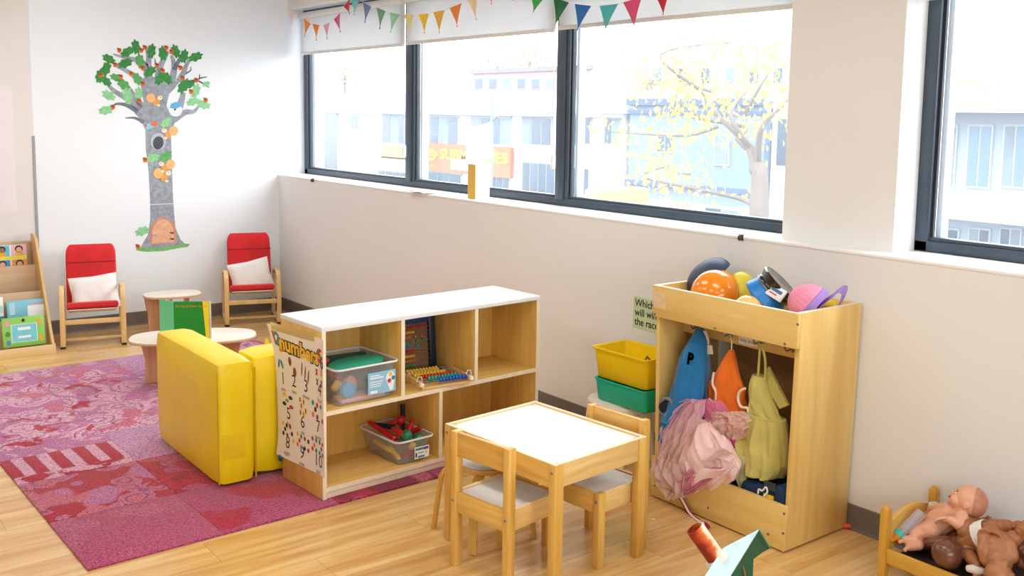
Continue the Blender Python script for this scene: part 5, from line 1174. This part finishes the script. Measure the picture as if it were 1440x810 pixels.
def fab(name, px_, Y, sx, sy, z, mt, label, sd):
    c = Wy(*px_, Y)
    q = MB().sheet(lambda u, v: Vector((c.x+(u-.5)*sx, c.y+(v-.5)*sy, z+.022*noise.noise(Vector((u*4+sd, v*4, sd)))+.012*sin(u*7+v*4+sd))), 16, 14, .004); return solid(name, q, mt, label, 'cloth')
fab('blue_blanket', (1284, 745), -.14, .10, .16, .125, plain('blanket_blue', (22, 78, 142), .9, .15, 20, .3, 80), 'blue doll blanket under the pale doll', 2)
bt = thing('doll_bottle', 'toy baby bottle with an aqua collar in the bed', 'bottle', Wy(1262, 748, -.26))
a_, b_ = Wy(1257, 758, -.285), Wy(1277, 739, -.235); ax = (b_-a_).normalized(); Mx = T(a_)@aim(ax)
part('bottle_body', MB().lathe([(0, .030), (.017, .030), (.019, .04), (.019, .085), (.016, .095), (.019, .105), (.019, .135), (0, .14)], 20, Mx), see_through('bottle_clear', (225, 228, 238), .45, .1), bt, world=True)
part('bottle_collar', MB().lathe([(0, .016), (.020, .016), (.021, .028), (.019, .032), (0, .032)], 20, Mx), plain('collar_aqua', (40, 190, 178), .4), bt, world=True); part('bottle_teat', MB().lathe([(0, -.012), (.006, -.010), (.008, 0), (.014, .008), (.017, .016), (0, .016)], 16, Mx), plain('teat_orange', (232, 140, 30), .35), bt, world=True)

def fuse(mb, voxel=.0022, smooth=2):
    """weld overlapping volumes into one continuous skin"""
    me = make_mesh('fuse', mb, fix=True, smooth=False); ob = bpy.data.objects.new('fuse', me); COL.objects.link(ob)
    r = ob.modifiers.new('r', 'REMESH'); r.mode = 'VOXEL'; r.voxel_size = voxel
    s = ob.modifiers.new('s', 'SMOOTH'); s.factor = .5; s.iterations = smooth
    bpy.context.view_layer.update(); ev = ob.evaluated_get(bpy.context.evaluated_depsgraph_get()); m2 = bpy.data.meshes.new_from_object(ev)
    out = MB().add([v.co.copy() for v in m2.vertices], [tuple(p.vertices) for p in m2.polygons])
    bpy.data.objects.remove(ob); bpy.data.meshes.remove(me); bpy.data.meshes.remove(m2); return out
def limb(mb, pts, rs):
    pts = [Vector(p) for p in pts]
    for i in range(len(pts)-1):
        mb.tube([pts[i], pts[i+1]], [rs[i], rs[i+1]], 14)
    for p, r in zip(pts, rs): mb.ball(p, r, None, 14, 10)
def hand(mb, w, d, palm, s=1.):
    """small doll hand: palm plus four fingers and a thumb from its side"""
    d = Vector(d).normalized(); n_ = Vector(palm).normalized(); sd = d.cross(n_).normalized(); n_ = sd.cross(d).normalized()
    c = Vector(w)+d*.012*s
    mb.ball(c, (.0125*s, .0135*s, .0075*s), aim(n_, d), 12, 8)
    for k, ln in enumerate((.017, .021, .020, .015)):
        o = c+sd*((k-1.5)*.0066*s)+d*.007*s; m1 = o+d*ln*.55*s+n_*.002*s; m2 = o+d*ln*s*.9+n_*.008*s
        limb(mb, [o, m1, m2], [.0042*s, .0040*s, .0034*s])
    o = c+sd*.012*s-d*.003*s; limb(mb, [o, o+sd*.007*s+d*.007*s+n_*.004*s, o+sd*.008*s+d*.014*s+n_*.008*s], [.0048*s, .0045*s, .0036*s])
def foot(mb, w, d, up, s=1.):
    d = Vector(d).normalized(); up = Vector(up).normalized(); sd = d.cross(up).normalized()
    limb(mb, [Vector(w)-d*.004, Vector(w)+d*.020*s], [.014*s, .012*s])
    for k in range(5): mb.ball(Vector(w)+d*(.033-.0012*k*k)*s+sd*((k-2)*.0056*s), .0046*s if k else .0062*s, None, 10, 8)
def doll(label, skin, head, hr_, face, up, chest, pelvis, arms, legs, hair=None, lips=(170, 40, 44), name='baby_doll', feats=True):
    head, chest, pelvis = Vector(head), Vector(chest), Vector(pelvis); face = Vector(face).normalized(); up = Vector(up).normalized()
    side = up.cross(face).normalized(); up = face.cross(side).normalized()
    Hm = Matrix((side, -face, up)).transposed()          # local: x = side, -y = face, z = up
    Hm4 = Hm.to_4x4()
    mb = MB()
    def hp(x, y, z): return head+Hm@Vector((x*hr_, y*hr_, z*hr_))
    mb.ball(hp(0, .12, .12), (hr_*.92, hr_*1.0, hr_*.92), Hm4, 24, 16)          # skull
    mb.ball(hp(0, -.30, -.28), (hr_*.70, hr_*.62, hr_*.62), Hm4, 20, 14)         # face
    for s in (-1, 1):
        mb.ball(hp(s*.40, -.55, -.38), hr_*.33, None, 14, 10)                     # cheeks
        mb.ball(hp(s*.90, .10, -.12), (hr_*.10, hr_*.17, hr_*.25), Hm4, 12, 8)    # ears
    mb.ball(hp(0, -.93, -.20), (hr_*.13, hr_*.12, hr_*.11), Hm4, 10, 8)          # nose
    mb.ball(hp(0, -.72, -.72), (hr_*.24, hr_*.18, hr_*.16), Hm4, 12, 8)          # chin
    mb.ball(hp(0, -.86, -.40), (hr_*.20, hr_*.09, hr_*.06), Hm4, 10, 8); mb.ball(hp(0, -.83, -.58), (hr_*.18, hr_*.09, hr_*.06), Hm4, 10, 8)
    ax_ = (pelvis-chest); tl = ax_.length; ax_.normalize()
    neck = chest-ax_*.02
    limb(mb, [hp(0, .05, -.6), neck], [hr_*.42, .030])
    limb(mb, [chest, chest+(pelvis-chest)*.55, pelvis], [.042, .048, .044])
    for a in arms:
        sh_, el_, wr = Vector(a[0]), Vector(a[1]), Vector(a[2]); limb(mb, [chest+(sh_-chest)*.5, sh_, el_, wr], [.026, .0235, .0205, .0135]); hand(mb, wr, a[3], a[4], 1.3)
    for l in legs:
        hp_, kn, an = Vector(l[0]), Vector(l[1]), Vector(l[2]); limb(mb, [pelvis+(hp_-pelvis)*.6, hp_, kn, kn+(an-kn)*.45, an], [.036, .034, .028, .026, .017]); foot(mb, an, l[3], l[4], 1.25)
    body = fuse(mb)
    t = thing(name, label, 'doll', (pelvis.x, pelvis.y, min(p.z for p in body.v)), 0, 'dolls in the doll bed')
    part('body', body, skin, t, world=True)
    if feats:
        eye, iris = plain('doll_eye_white', (236, 232, 226), .2), plain('doll_iris', (40, 28, 24), .15)
        for s in (-1, 1):
            e_ = part('eye', MB().ball(hp(s*.30, -.80, -.04), (hr_*.11, hr_*.07, hr_*.065), Hm4, 14, 10), eye, t, world=True); part('iris', MB().ball(hp(s*.30, -.835, -.04), (hr_*.072, hr_*.05, hr_*.066), Hm4, 12, 8), iris, e_, world=True)
            part('eyebrow', MB().tube([hp(s*.16, -.84, .14), hp(s*.30, -.84, .19), hp(s*.46, -.74, .14)], hr_*.022, 6), plain('doll_brow', (96, 62, 46), .8), t, world=True)
        part('mouth', MB().ball(hp(0, -.90, -.49), (hr_*.17, hr_*.08, hr_*.10), Hm4, 12, 8), plain('doll_lips', lips, .4), t, world=True)
    if hair:
        hx_ = (Hm@Vector((0, .86, .50))).normalized(); rr_ = hr_*.985
        pr_ = [(rr_*sin(1.3*k/12), rr_*cos(1.3*k/12)) for k in range(13)]
        part('painted_hair', MB().lathe(pr_[::-1], 36, T(hp(0, .12, .10))@aim(hx_)), plain('doll_hair_%d' % hair[0], hair, .5, .15, 60), t, world=True)
    return t
sk_l = plain('doll_skin_light', (232, 172, 140), .38, .05, 12); sk_d = plain('doll_skin_deep', (112, 68, 48), .26, .06, 12, coat=.2); sk_m = plain('doll_skin_brown', (164, 104, 60), .36, .06, 12); sk_n = plain('doll_skin_tan', (176, 118, 78), .36, .06, 12)
W = Wy
doll('pale baby doll lying on top, mouth open, looking up', sk_l, W(1361, 705, -.125), .056, (-.80, -.20, .52), (.45, .35, .75), W(1337, 726, -.14), W(1307, 744, -.155),
     [(W(1352, 727, -.185), W(1349, 737, -.215), W(1336, 731, -.225), (-1, -.05, -.35), (-.1, -.6, -.8)), (W(1327, 716, -.10), W(1312, 716, -.085), W(1306, 723, -.09), (-.6, -.3, -.7), (-.3, -.9, 0))],
     [(W(1311, 746, -.19), W(1291, 747, -.20), W(1284, 760, -.255), (-.75, -.35, -.1), (0, -.3, 1)), (W(1303, 744, -.13), W(1291, 754, -.17), W(1290, 767, -.262), (-.7, -.4, -.3), (0, -.3, 1))], hair=(198, 134, 104))
doll('dark brown bald doll face down under the pale doll', sk_d, W(1333, 780, -.272), .052, (.35, .45, -.75), (-.1, -.75, .55), W(1346, 771, -.20), W(1354, 764, -.12),
     [(W(1330, 763, -.225), W(1312, 764, -.235), W(1298, 768, -.225), (-1, -.1, -.2), (0, 0, -1)), (W(1362, 779, -.24), W(1372, 790, -.26), W(1376, 795, -.25), (.8, -.2, -.5), (0, 0, -1))],
     [(W(1348, 768, -.09), W(1330, 768, -.075), W(1318, 770, -.075), (-.9, 0, -.3), (0, 0, 1)), (W(1368, 766, -.09), W(1384, 768, -.075), W(1392, 772, -.075), (.9, 0, -.3), (0, 0, 1))], feats=False)
d3 = doll('brown doll wearing a white diaper, lying on its front', sk_m, W(1349, 757, -.095), .045, (-.4, .6, -.5), (-.85, -.1, .1), W(1364, 762, -.20), W(1392, 752, -.19),
     [(W(1356, 747, -.215), W(1362, 739, -.20), W(1371, 733, -.15), (.6, .5, .1), (0, 0, 1)), (W(1362, 778, -.235), W(1368, 788, -.265), W(1373, 794, -.285), (.5, -.5, -.6), (0, 0, -1))],
     [(W(1398, 744, -.16), W(1412, 742, -.15), W(1424, 742, -.15), (.7, -.1, .6), (-.6, 0, .7)), (W(1402, 760, -.21), W(1420, 762, -.21), W(1432, 752, -.20), (.3, 0, .9), (-.8, 0, .3))], feats=False)
c_, p_ = W(1364, 762, -.20), W(1392, 752, -.19); ax = (p_-c_).normalized(); Mx = T(p_-ax*.018)@aim(ax)
part('diaper', MB().lathe([(.049, -.022), (.0525, -.020), (.0525, .018), (.050, .022), (.048, .018), (.0475, -.018)], 30, Mx), plain('diaper_white', (238, 234, 230), .85, .03), d3, world=True)
doll('tan doll with one arm raised beside the bed rail', sk_n, W(1405, 806, -.30), .047, (-.25, -.35, .80), (-.1, -.85, -.3), W(1405, 788, -.265), W(1404, 772, -.225),
     [(W(1388, 786, -.275), W(1383, 774, -.275), W(1381, 765, -.268), (-.1, .25, 1), (.7, -.6, 0)), (W(1422, 782, -.25), W(1420, 768, -.235), W(1411, 762, -.235), (-.8, .1, .3), (0, -.8, -.4))],
     [(W(1397, 771, -.24), W(1394, 764, -.245), W(1402, 765, -.25), (.4, -.3, -.4), (0, -.4, .9)), (W(1412, 768, -.20), W(1418, 763, -.215), W(1413, 770, -.235), (-.2, -.8, -.3), (0, -.4, .9))], feats=False)
doll('dark doll at the far end of the doll bed', sk_d, W(1460, 789, -.20), .047, (0, -.6, .7), (.8, -.2, .3), W(1452, 786, -.19), W(1436, 776, -.17),
     [(W(1446, 795, -.22), W(1437, 792, -.225), W(1430, 790, -.23), (-1, -.2, -.2), (0, -.5, -.8)), (W(1450, 775, -.15), W(1440, 770, -.12), W(1434, 768, -.11), (-1, .2, 0), (0, 0, -1))],
     [(W(1432, 780, -.19), W(1424, 776, -.205), W(1420, 780, -.21), (-.6, -.3, -.5), (0, 0, 1)), (W(1434, 770, -.15), W(1424, 768, -.14), W(1416, 772, -.14), (-.9, 0, -.3), (0, 0, 1))], feats=False)
q = MB().ball(W(1372, 801, -.30), (.030, .018, .014), Rz(.4), 16, 10); q.v = [p+Vector((0, 0, .005*noise.noise(p*70))) for p in q.v]
solid('white_cloth', q, plain('cloth_white', (226, 218, 212), .9, .05), 'small crumpled white cloth by the tan doll', 'cloth')
q = MB().ball(W(1318, 713, -.075), (.030, .030, .012), Ry(.3), 16, 10); q.v = [p+Vector((0, 0, .006*noise.noise(p*60))) for p in q.v]
solid('grey_cloth', q, plain('cloth_grey', (206, 208, 214), .9, .2, 40), 'small grey patterned cloth behind the pale doll', 'cloth')

# ================================================================ PAINTED CARDBOARD HOUSE
ch = thing('cardboard_house', 'painted cardboard bird house with a tube chimney on floor', 'craft house', (5.42, -1.02, 0))
A = Wz(1067, 746, .31); B = Wz(1017, 772, .31); rv = B-A
D = Wz(1030, 806, .262); E = Wz(1083, 771, .15)
blue_c = plain('card_blue', (200, 228, 230), .8, .10, 18, .3, 60); green_c = plain('card_green', (10, 92, 66), .7, .15, 14); aqua_c = plain('card_aqua', (60, 178, 168), .7, .12, 14); tan_c = plain('card_brown', (176, 128, 84), .85, .1)
up_ = Vector((0, 0, .004)); D2 = A+(D-A)*1.15
part('roof_panel', MB().prism([A, B, B+(D2-A), D2], up_), blue_c, ch, world=True, label='pale blue painted roof panel')
n2 = ((E-A).cross(rv)).normalized(); n2 = -n2*.004 if n2.dot(CAM-A) > 0 else n2*.004
part('roof_panel', MB().prism([A, B, B+(E-A), E], n2), green_c, ch, world=True, label='green painted roof panel')
part('roof_edge', MB().tube([A+up_, E], .0025, 6), aqua_c, ch, world=True)
ga, gd_, ge = A+rv*.10-up_*2, A+(D-A)*.97+rv*.10-up_*2, A+(E-A)*.97+rv*.10
part('gable_wall', MB().prism([ga, gd_, ge], rv.normalized()*.005), green_c, ch, world=True)
fl_ = lambda p: Vector((p.x, p.y, 0))
lo_d, lo_e = gd_+(ge-gd_)*.02, gd_+(ge-gd_)*.62
bk_ = rv*.75
for o_ in (Vector((0, 0, 0)), bk_): part('end_wall', MB().prism([lo_d+o_, lo_e+o_, fl_(lo_e)+o_, fl_(lo_d)+o_], rv.normalized()*.005), green_c, ch, world=True)
part('side_wall', MB().prism([lo_d, lo_d+bk_, fl_(lo_d)+bk_, fl_(lo_d)], (lo_e-lo_d).normalized()*.005), aqua_c, ch, world=True)
part('side_wall', MB().prism([lo_e, lo_e+bk_, fl_(lo_e)+bk_, fl_(lo_e)], (lo_d-lo_e).normalized()*.005), aqua_c, ch, world=True)
part('card_edge', MB().tube([gd_+(ge-gd_)*.3-rv*.04, fl_(gd_+(ge-gd_)*.5)-rv*.04+Vector((0, 0, .1))], .003, 6), tan_c, ch, world=True)
tmat, nt2, N2, L2, b2_ = base('tube_paint'); tc2 = N2.new('ShaderNodeTexCoord'); sx2 = N2.new('ShaderNodeSeparateXYZ'); L2.new(tc2.outputs['Object'], sx2.inputs[0])
n3 = N2.new('ShaderNodeTexNoise'); n3.inputs['Scale'].default_value = 22; n3.inputs['Detail'].default_value = 4; L2.new(tc2.outputs['Object'], n3.inputs[0])
ad = N2.new('ShaderNodeMath'); ad.operation = 'MULTIPLY_ADD'; ad.inputs[1].default_value = 14.; L2.new(sx2.outputs[0], ad.inputs[0]); L2.new(n3.outputs[0], ad.inputs[2])
r2 = N2.new('ShaderNodeValToRGB'); cr = r2.color_ramp; cr.elements[0].position = .25; cr.elements[0].color = lin((150, 40, 14)); cr.elements[1].position = .95; cr.elements[1].color = lin((246, 236, 222))
for p_, c_ in ((.45, (204, 74, 22)), (.66, (232, 120, 40)), (.76, (248, 214, 170))): e_ = cr.elements.new(p_); e_.color = lin(c_)
L2.new(ad.outputs[0], r2.inputs[0]); L2.new(r2.outputs[0], b2_.inputs['Base Color']); b2_.inputs['Roughness'].default_value = .6
tb0 = Wz(1008, 786, .285); tb1 = Wz(981, 748, .365); d_ = tb1-tb0; d_ = d_.normalized()*.115
tu = thing('chimney_tmp', 'x', 'x', (0, 0, 0)); bpy.data.objects.remove(tu)
Mx = T(tb0)@aim(d_, up=RIGHT)
Lh = d_.length
tm = MB().lathe([(.026, 0), (.028, 0), (.028, Lh), (.0255, Lh), (.0255, .001)], 28)
me = make_mesh('tube_chimney', tm); me.materials.append(tmat); o = bpy.data.objects.new('tube_chimney', me); COL.objects.link(o); o.parent = ch
zc = d_.normalized(); xc = RIGHT-zc*RIGHT.dot(zc); xc.normalize(); yc = zc.cross(xc)
mm = Matrix((xc, yc, zc)).transposed().to_4x4(); mm.translation = tb0; o.matrix_local = RM[ch.name].inverted()@mm
o['label'] = 'orange painted paper tube'
mask = plain('masking_white', (240, 236, 230), .7, .05, 20)
q = MB().ball(tb0-d_*.02, (.040, .040, .014), aim(d_), 20, 10); q.v = [p+Vector((0, 0, .006*noise.noise(p*80))) for p in q.v]; part('tape_wad', q, mask, ch, world=True)
q = MB().ball(tb1+RIGHT*-.026, (.009, .009, .007), None, 10, 8); 
# white paper crumb
pc_ = Wz(919, 731, .0); solid('paper_crumb', MB().ball((pc_.x, pc_.y, .003), (.006, .004, .003), Rz(.5), 10, 6), mask, 'tiny white paper crumb beside the cabinet on floor', 'paper scrap')

# ================================================================ THE STREET OUTSIDE
GZ = -4.6
asph = plain('street_asphalt', (100, 104, 108), .9, .05, .3)
struct('trim_4', MB().box(-120, 60, -60, 90, GZ-.3, GZ), asph)          # street level below
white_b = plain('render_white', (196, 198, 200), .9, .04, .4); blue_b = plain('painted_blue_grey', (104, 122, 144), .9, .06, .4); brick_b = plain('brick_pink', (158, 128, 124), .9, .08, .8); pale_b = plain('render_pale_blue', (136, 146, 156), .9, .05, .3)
wfr = plain('far_window_frame', (150, 156, 162), .7, .03); wpn = plain('far_window_pane', (46, 66, 84), .25, .3, .5); wpn2 = plain('far_curtain_pane', (98, 112, 122), .6, .12, 1.5)
sgn = plain('sign_orange', (206, 84, 40), .6, .10, .3); sgy = plain('sign_yellow', (226, 176, 20), .6, .04)
def face_box(nm, px0, px1, py0, py1, Y, dep, mt, root, z0=None, z1=None, **k):
    """box whose front face fills the given pixels on the facade plane Y"""
    A, B = Wy(px0, py1, Y), Wy(px1, py0, Y)
    return part(nm, MB().box(min(A.x, B.x), max(A.x, B.x), Y, Y+dep, A.z if z0 is None else z0, B.z if z1 is None else z1), mt, root, world=True, smooth=False, **k)
def far_window(root, px0, px1, py0, py1, Y, nx=2, mt=None, curt=True):
    A, B = Wy(px0, (py0+py1)/2, Y), Wy(px1, (py0+py1)/2, Y); z1_ = Wy((px0+px1)/2, py0, Y).z; z0_ = Wy((px0+px1)/2, py1, Y).z
    w = part('window', MB().box(A.x, B.x, Y-.06, Y+.02, z0_, z1_), wfr, root, world=True, smooth=False)
    n = nx; g = .05; wd = (B.x-A.x-g)/n
    for k in range(n): part('pane', MB().box(A.x+g+k*wd, A.x+(k+1)*wd, Y-.075, Y-.061, z0_+g, z1_-g), (wpn2 if (k+int(px0)) % 3 == 0 and curt else (mt or wpn)), w, world=True, smooth=False)
Y1 = 22.
bA = thing('white_building', 'long white two storey shop building across the street', 'building', (-30, Y1, GZ))
xr = Wy(878, 200, Y1).x; ztop = 2.55
part('wall', MB().box(-75, xr, Y1, Y1+9, GZ, ztop-.9), white_b, bA, world=True, smooth=False)
part('parapet', MB().box(-75, xr+.1, Y1-.15, Y1+9, ztop-.88, ztop), white_b, bA, world=True, smooth=False)
part('cornice', MB().box(-75, xr+.12, Y1-.28, Y1, ztop-1.02, ztop-.9), plain('cornice_shadow', (140, 150, 160), .9), bA, world=True, smooth=False)
for a in ((448, 476, 150, 240, 2), (494, 505, 162, 182, 1), (539, 575, 160, 203, 3), (605, 646, 163, 204, 3), (663, 720, 164, 204, 4), (735, 777, 164, 205, 3), (805, 832, 165, 204, 2), (851, 873, 166, 204, 2)): far_window(bA, *a[:4], Y1, a[4])
for a in ((533, 575, 240, 268, 4), (600, 650, 242, 265, 3), (690, 718, 238, 268, 3), (735, 782, 228, 280, 4), (806, 830, 235, 275, 2)): far_window(bA, *a[:4], Y1, a[4], curt=False)
def facade(nm, px0, px1, py0, py1, Y, dep, mt, root): return face_box(nm, px0, px1, py0, py1, Y-dep, dep, mt, root)
s1 = thing('shop_sign', 'orange sandwich shop sign with yellow lettering across street', 'sign', Wy(650, 235, Y1-.2))
face_box('sign_board', 597, 718, 207.5, 239, Y1-.25, .15, sgn, s1); face_box('sign_strip', 634, 690, 227.5, 238, Y1-.28, .03, white_b, s1)
A, B = Wy(619, 218, Y1-.27), Wy(714, 219, Y1-.27); q = text_mb('SUBMARINES', 1., .02, 'LEFT', .02); w_ = max(p.x for p in q.v)-min(p.x for p in q.v); sx_ = (B.x-A.x)/w_
hz = abs(Wy(640, 211, Y1-.27).z-Wy(640, 226, Y1-.27).z); hh = max(p.y for p in q.v)-min(p.y for p in q.v); ym = min(p.y for p in q.v); zl = Wy(660, 227, Y1-.27).z
q.v = [Vector((A.x+p.x*sx_, Y1-.27-p.z, zl+(p.y-ym)*hz/hh)) for p in q.v]; part('sign_lettering', q, sgy, s1, world=True, smooth=False, fix=False)
a0, a1 = Wy(600, 225, Y1-.27), Wy(616, 211, Y1-.27); zmid = (a0.z+a1.z)/2; hgt = abs(a1.z-a0.z)
part('sign_emblem', MB().prism([(a0.x, Y1-.26, a0.z), (a0.x+.6*(a1.x-a0.x), Y1-.26, a0.z), (a1.x, Y1-.26, zmid), (a0.x+.6*(a1.x-a0.x), Y1-.26, a1.z), (a0.x, Y1-.26, a1.z)], (0, -.03, 0)), sgy, s1, world=True)
for z in (-.16, .16): part('emblem_bar', MB().box(a0.x+.1, a0.x+(a1.x-a0.x)*.75, Y1-.31, Y1-.29, zmid+hgt*z-.05, zmid+hgt*z+.05), sgn, s1, world=True)
s2 = thing('pale_shop_sign', 'second orange shop sign nearer the parked street corner', 'sign', Wy(556, 232, Y1-.2)); face_box('sign_board', 536, 577, 205, 222, Y1-.2, .1, plain('sign_peach', (220, 130, 70), .6), s2); face_box('sign_lower', 536, 577, 223, 233, Y1-.2, .1, plain('sign_cream', (220, 170, 130), .6), s2)
bB = thing('blue_grey_building', 'blue grey painted building behind the yellow street tree', 'building', (xr+4, Y1, GZ))
xr2 = Wy(1075, 200, Y1).x; zB = Wy(960, 142, Y1).z
part('wall', MB().box(xr+.25, xr2, Y1, Y1+9, GZ, zB), blue_b, bB, world=True, smooth=False)
part('cornice', MB().box(xr+.25, xr2, Y1-.2, Y1, zB-.15, zB+.08), plain('cornice_blue', (70, 86, 112), .9), bB, world=True, smooth=False)
part('band', MB().box(xr+.25, xr2, Y1-.12, Y1, Wy(960, 158, Y1).z-.06, Wy(960, 158, Y1).z+.06), plain('cornice_blue', (70, 86, 112), .9), bB, world=True, smooth=False)
far_window(bB, 1005, 1027, 188, 233, Y1, 1, wpn); far_window(bB, 925, 948, 190, 215, Y1, 2, wpn)
part('band', MB().box(xr+.25, xr2, Y1-.15, Y1, Wy(960, 262, Y1).z-.08, Wy(960, 262, Y1).z+.08), plain('cornice_blue', (70, 86, 112), .9), bB, world=True, smooth=False)
part('shop_front', MB().box(xr+.3, xr2-.2, Y1-.12, Y1, GZ, Wy(960, 284, Y1).z), white_b, bB, world=True, smooth=False)
for a in ((885, 930), (938, 985), (992, 1040)): far_window(bB, a[0], a[1], 292, 330, Y1-.13, 2)
xF = Wy(1290, 200, 20.).x
bC = thing('white_corner_building', 'narrow white building right of the blue grey one', 'building', (xr2+3, Y1, GZ))
part('wall', MB().box(xr2+.05, xF-1.1, Y1+.3, Y1+9, GZ, Wy(1090, 128, Y1).z), white_b, bC, world=True, smooth=False); far_window(bC, 1093, 1110, 165, 235, Y1+.3, 1)
bD = thing('pink_brick_building', 'pale pink brick building rising behind the white shops', 'building', (-30, 40, GZ))
xa, xb = Wy(665, 110, 40.).x, Wy(832, 110, 40.).x
part('wall', MB().box(xa, xb, 40, 45, GZ, Wy(740, 97, 40.).z), brick_b, bD, world=True, smooth=False); part('cornice', MB().box(xa-.1, xb+.1, 39.8, 40, Wy(740, 99, 40.).z-.1, Wy(740, 97, 40.).z+.1), plain('cornice_grey', (110, 104, 110), .9), bD, world=True, smooth=False)
for k in range(6): far_window(bD, 668+k*20, 680+k*20, 110, 126, 40., 1)
bE = thing('distant_brick_block', 'distant pale brick block behind the yellow tree', 'building', (0, 46, GZ))
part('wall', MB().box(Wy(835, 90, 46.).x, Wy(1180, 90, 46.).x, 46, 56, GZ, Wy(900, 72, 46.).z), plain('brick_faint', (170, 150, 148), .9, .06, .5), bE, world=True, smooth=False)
for k in range(8): far_window(bE, 850+k*34, 864+k*34, 95, 118, 46., 1)
bF = thing('pale_blue_block', 'pale blue block with white balcony bands beyond right window', 'building', (12, Y1, GZ))
xF = Wy(1290, 200, 20.).x; xG = Wy(1600, 200, 20.).x
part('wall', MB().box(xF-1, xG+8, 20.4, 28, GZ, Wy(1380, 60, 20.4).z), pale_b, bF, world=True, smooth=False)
for py0, py1 in ((139, 158), (287, 312)):
    part('balcony_band', MB().box(xF-1, xG+8, 19.4, 20.4, Wy(1380, py1, 19.4).z, Wy(1380, py0, 19.4).z), white_b, bF, world=True, smooth=False)
for k in range(5): far_window(bF, 1310+k*50, 1346+k*50, 175, 265, 20.4, 2, plain('far_pane_blue', (84, 108, 130), .3, .15, .5))
for k in range(4): far_window(bF, 1318+k*44, 1350+k*44, 320, 350, 20.4, 2)
for pts in ([(1340, 114), (1376, 114), (1402, 138)], [(1402, 114), (1408, 124), (1424, 139)]): part('handrail', MB().tube([Wy(a, b_, 19.6) for a, b_ in pts], .05, 6), plain('rail_tan', (180, 140, 104), .6), bF, world=True)
# lamp post
lpn = thing('street_lamp', 'thin grey street lamp post before the sandwich shop', 'street lamp', (Wy(691, 230, 14.).x, 14., GZ)); c = Wy(691, 230, 14.)
part('pole', MB().tube([(c.x, 14, GZ), (c.x, 14, Wy(691, 138, 14.).z)], .05, 8), plain('pole_grey', (110, 116, 122), .6), lpn, world=True)
part('lamp_arm', MB().tube([(c.x, 14, Wy(691, 170, 14.).z), Wy(700, 163, 14.)], .04, 6), plain('pole_grey', (110, 116, 122), .6), lpn, world=True)
solid('parked_van', MB().box(Wy(820, 270, 16.).x, Wy(845, 270, 16.).x, 16, 18, GZ+.3, Wy(835, 266, 16.).z).box(Wy(822, 270, 16.).x, Wy(842, 270, 16.).x, 16.1, 17.9, GZ, GZ+.4), plain('van_yellow', (200, 160, 80), .5), 'yellow van parked in the street below the white shops', 'van', bevel=.12)
# yellow autumn tree
YT = 13.
tr_ = thing('street_tree', 'thin autumn tree with sparse yellow leaves outside window', 'tree', (Wy(1066, 300, YT).x, YT, GZ))
tk = plain('tree_bark_pale', (108, 98, 90), .9, .1, 4)
c = Wy(1066, 300, YT)
part('trunk', MB().tube(smoothpts([(c.x, YT, GZ), Wy(1068, 280, YT), Wy(1064, 235, YT), Wy(1058, 208, YT)], 4), [.20]*5+[.17]*4+[.13]*4, 9), tk, tr_, world=True)
br_ = [([(1060, 215), (1035, 195), (1010, 178), (980, 165), (940, 148)], .075), ([(1066, 230), (1085, 180), (1098, 150), (1105, 120)], .075), ([(1058, 208), (1030, 165), (1005, 130), (985, 80), (975, 55)], .07), ([(1060, 212), (1048, 160), (1020, 110), (1005, 60)], .06), ([(1065, 290), (1030, 278), (1000, 262), (970, 245), (940, 232)], .06), ([(1010, 178), (985, 190), (950, 190), (920, 185)], .045), ([(1005, 130), (970, 118), (930, 112), (895, 118)], .045), ([(1048, 160), (1070, 120), (1078, 85)], .045), ([(985, 165), (960, 135), (950, 100)], .035), ([(970, 245), (930, 240), (900, 215)], .035)]
random.seed(11)
ends = []
for k, (pts, r) in enumerate(br_):
    P = smoothpts([Wy(a, b_, YT)+Vector((0, random.uniform(-.5, .5)*i, 0)) for i, (a, b_) in enumerate(pts)], 5)
    part('branch', MB().tube(P, [r*(1-.75*i/(len(P)-1)) for i in range(len(P))], 6), tk, tr_, world=True); ends += P[len(P)//3:]
lm = MB()
for p in ends:
    for k in range(15):
        o = Vector((random.gauss(0, .34), random.gauss(0, .42), random.gauss(0, .26)))
        q = p+o; s = random.uniform(.05, .095); e = Euler((random.uniform(0, 6), random.uniform(0, 6), random.uniform(0, 6))).to_matrix()
        lm.add([q+e@Vector((s, 0, 0)), q+e@Vector((0, s*.55, .2*s)), q+e@Vector((-s, 0, 0)), q+e@Vector((0, -s*.55, .2*s))], [(0, 1, 2, 3)])
fo = part('foliage', lm, see_through('leaf_yellow', (186, 172, 84), .05, .6), tr_, world=True, smooth=False, fix=False); fo['kind'] = 'stuff'
# pale trees over the roofs
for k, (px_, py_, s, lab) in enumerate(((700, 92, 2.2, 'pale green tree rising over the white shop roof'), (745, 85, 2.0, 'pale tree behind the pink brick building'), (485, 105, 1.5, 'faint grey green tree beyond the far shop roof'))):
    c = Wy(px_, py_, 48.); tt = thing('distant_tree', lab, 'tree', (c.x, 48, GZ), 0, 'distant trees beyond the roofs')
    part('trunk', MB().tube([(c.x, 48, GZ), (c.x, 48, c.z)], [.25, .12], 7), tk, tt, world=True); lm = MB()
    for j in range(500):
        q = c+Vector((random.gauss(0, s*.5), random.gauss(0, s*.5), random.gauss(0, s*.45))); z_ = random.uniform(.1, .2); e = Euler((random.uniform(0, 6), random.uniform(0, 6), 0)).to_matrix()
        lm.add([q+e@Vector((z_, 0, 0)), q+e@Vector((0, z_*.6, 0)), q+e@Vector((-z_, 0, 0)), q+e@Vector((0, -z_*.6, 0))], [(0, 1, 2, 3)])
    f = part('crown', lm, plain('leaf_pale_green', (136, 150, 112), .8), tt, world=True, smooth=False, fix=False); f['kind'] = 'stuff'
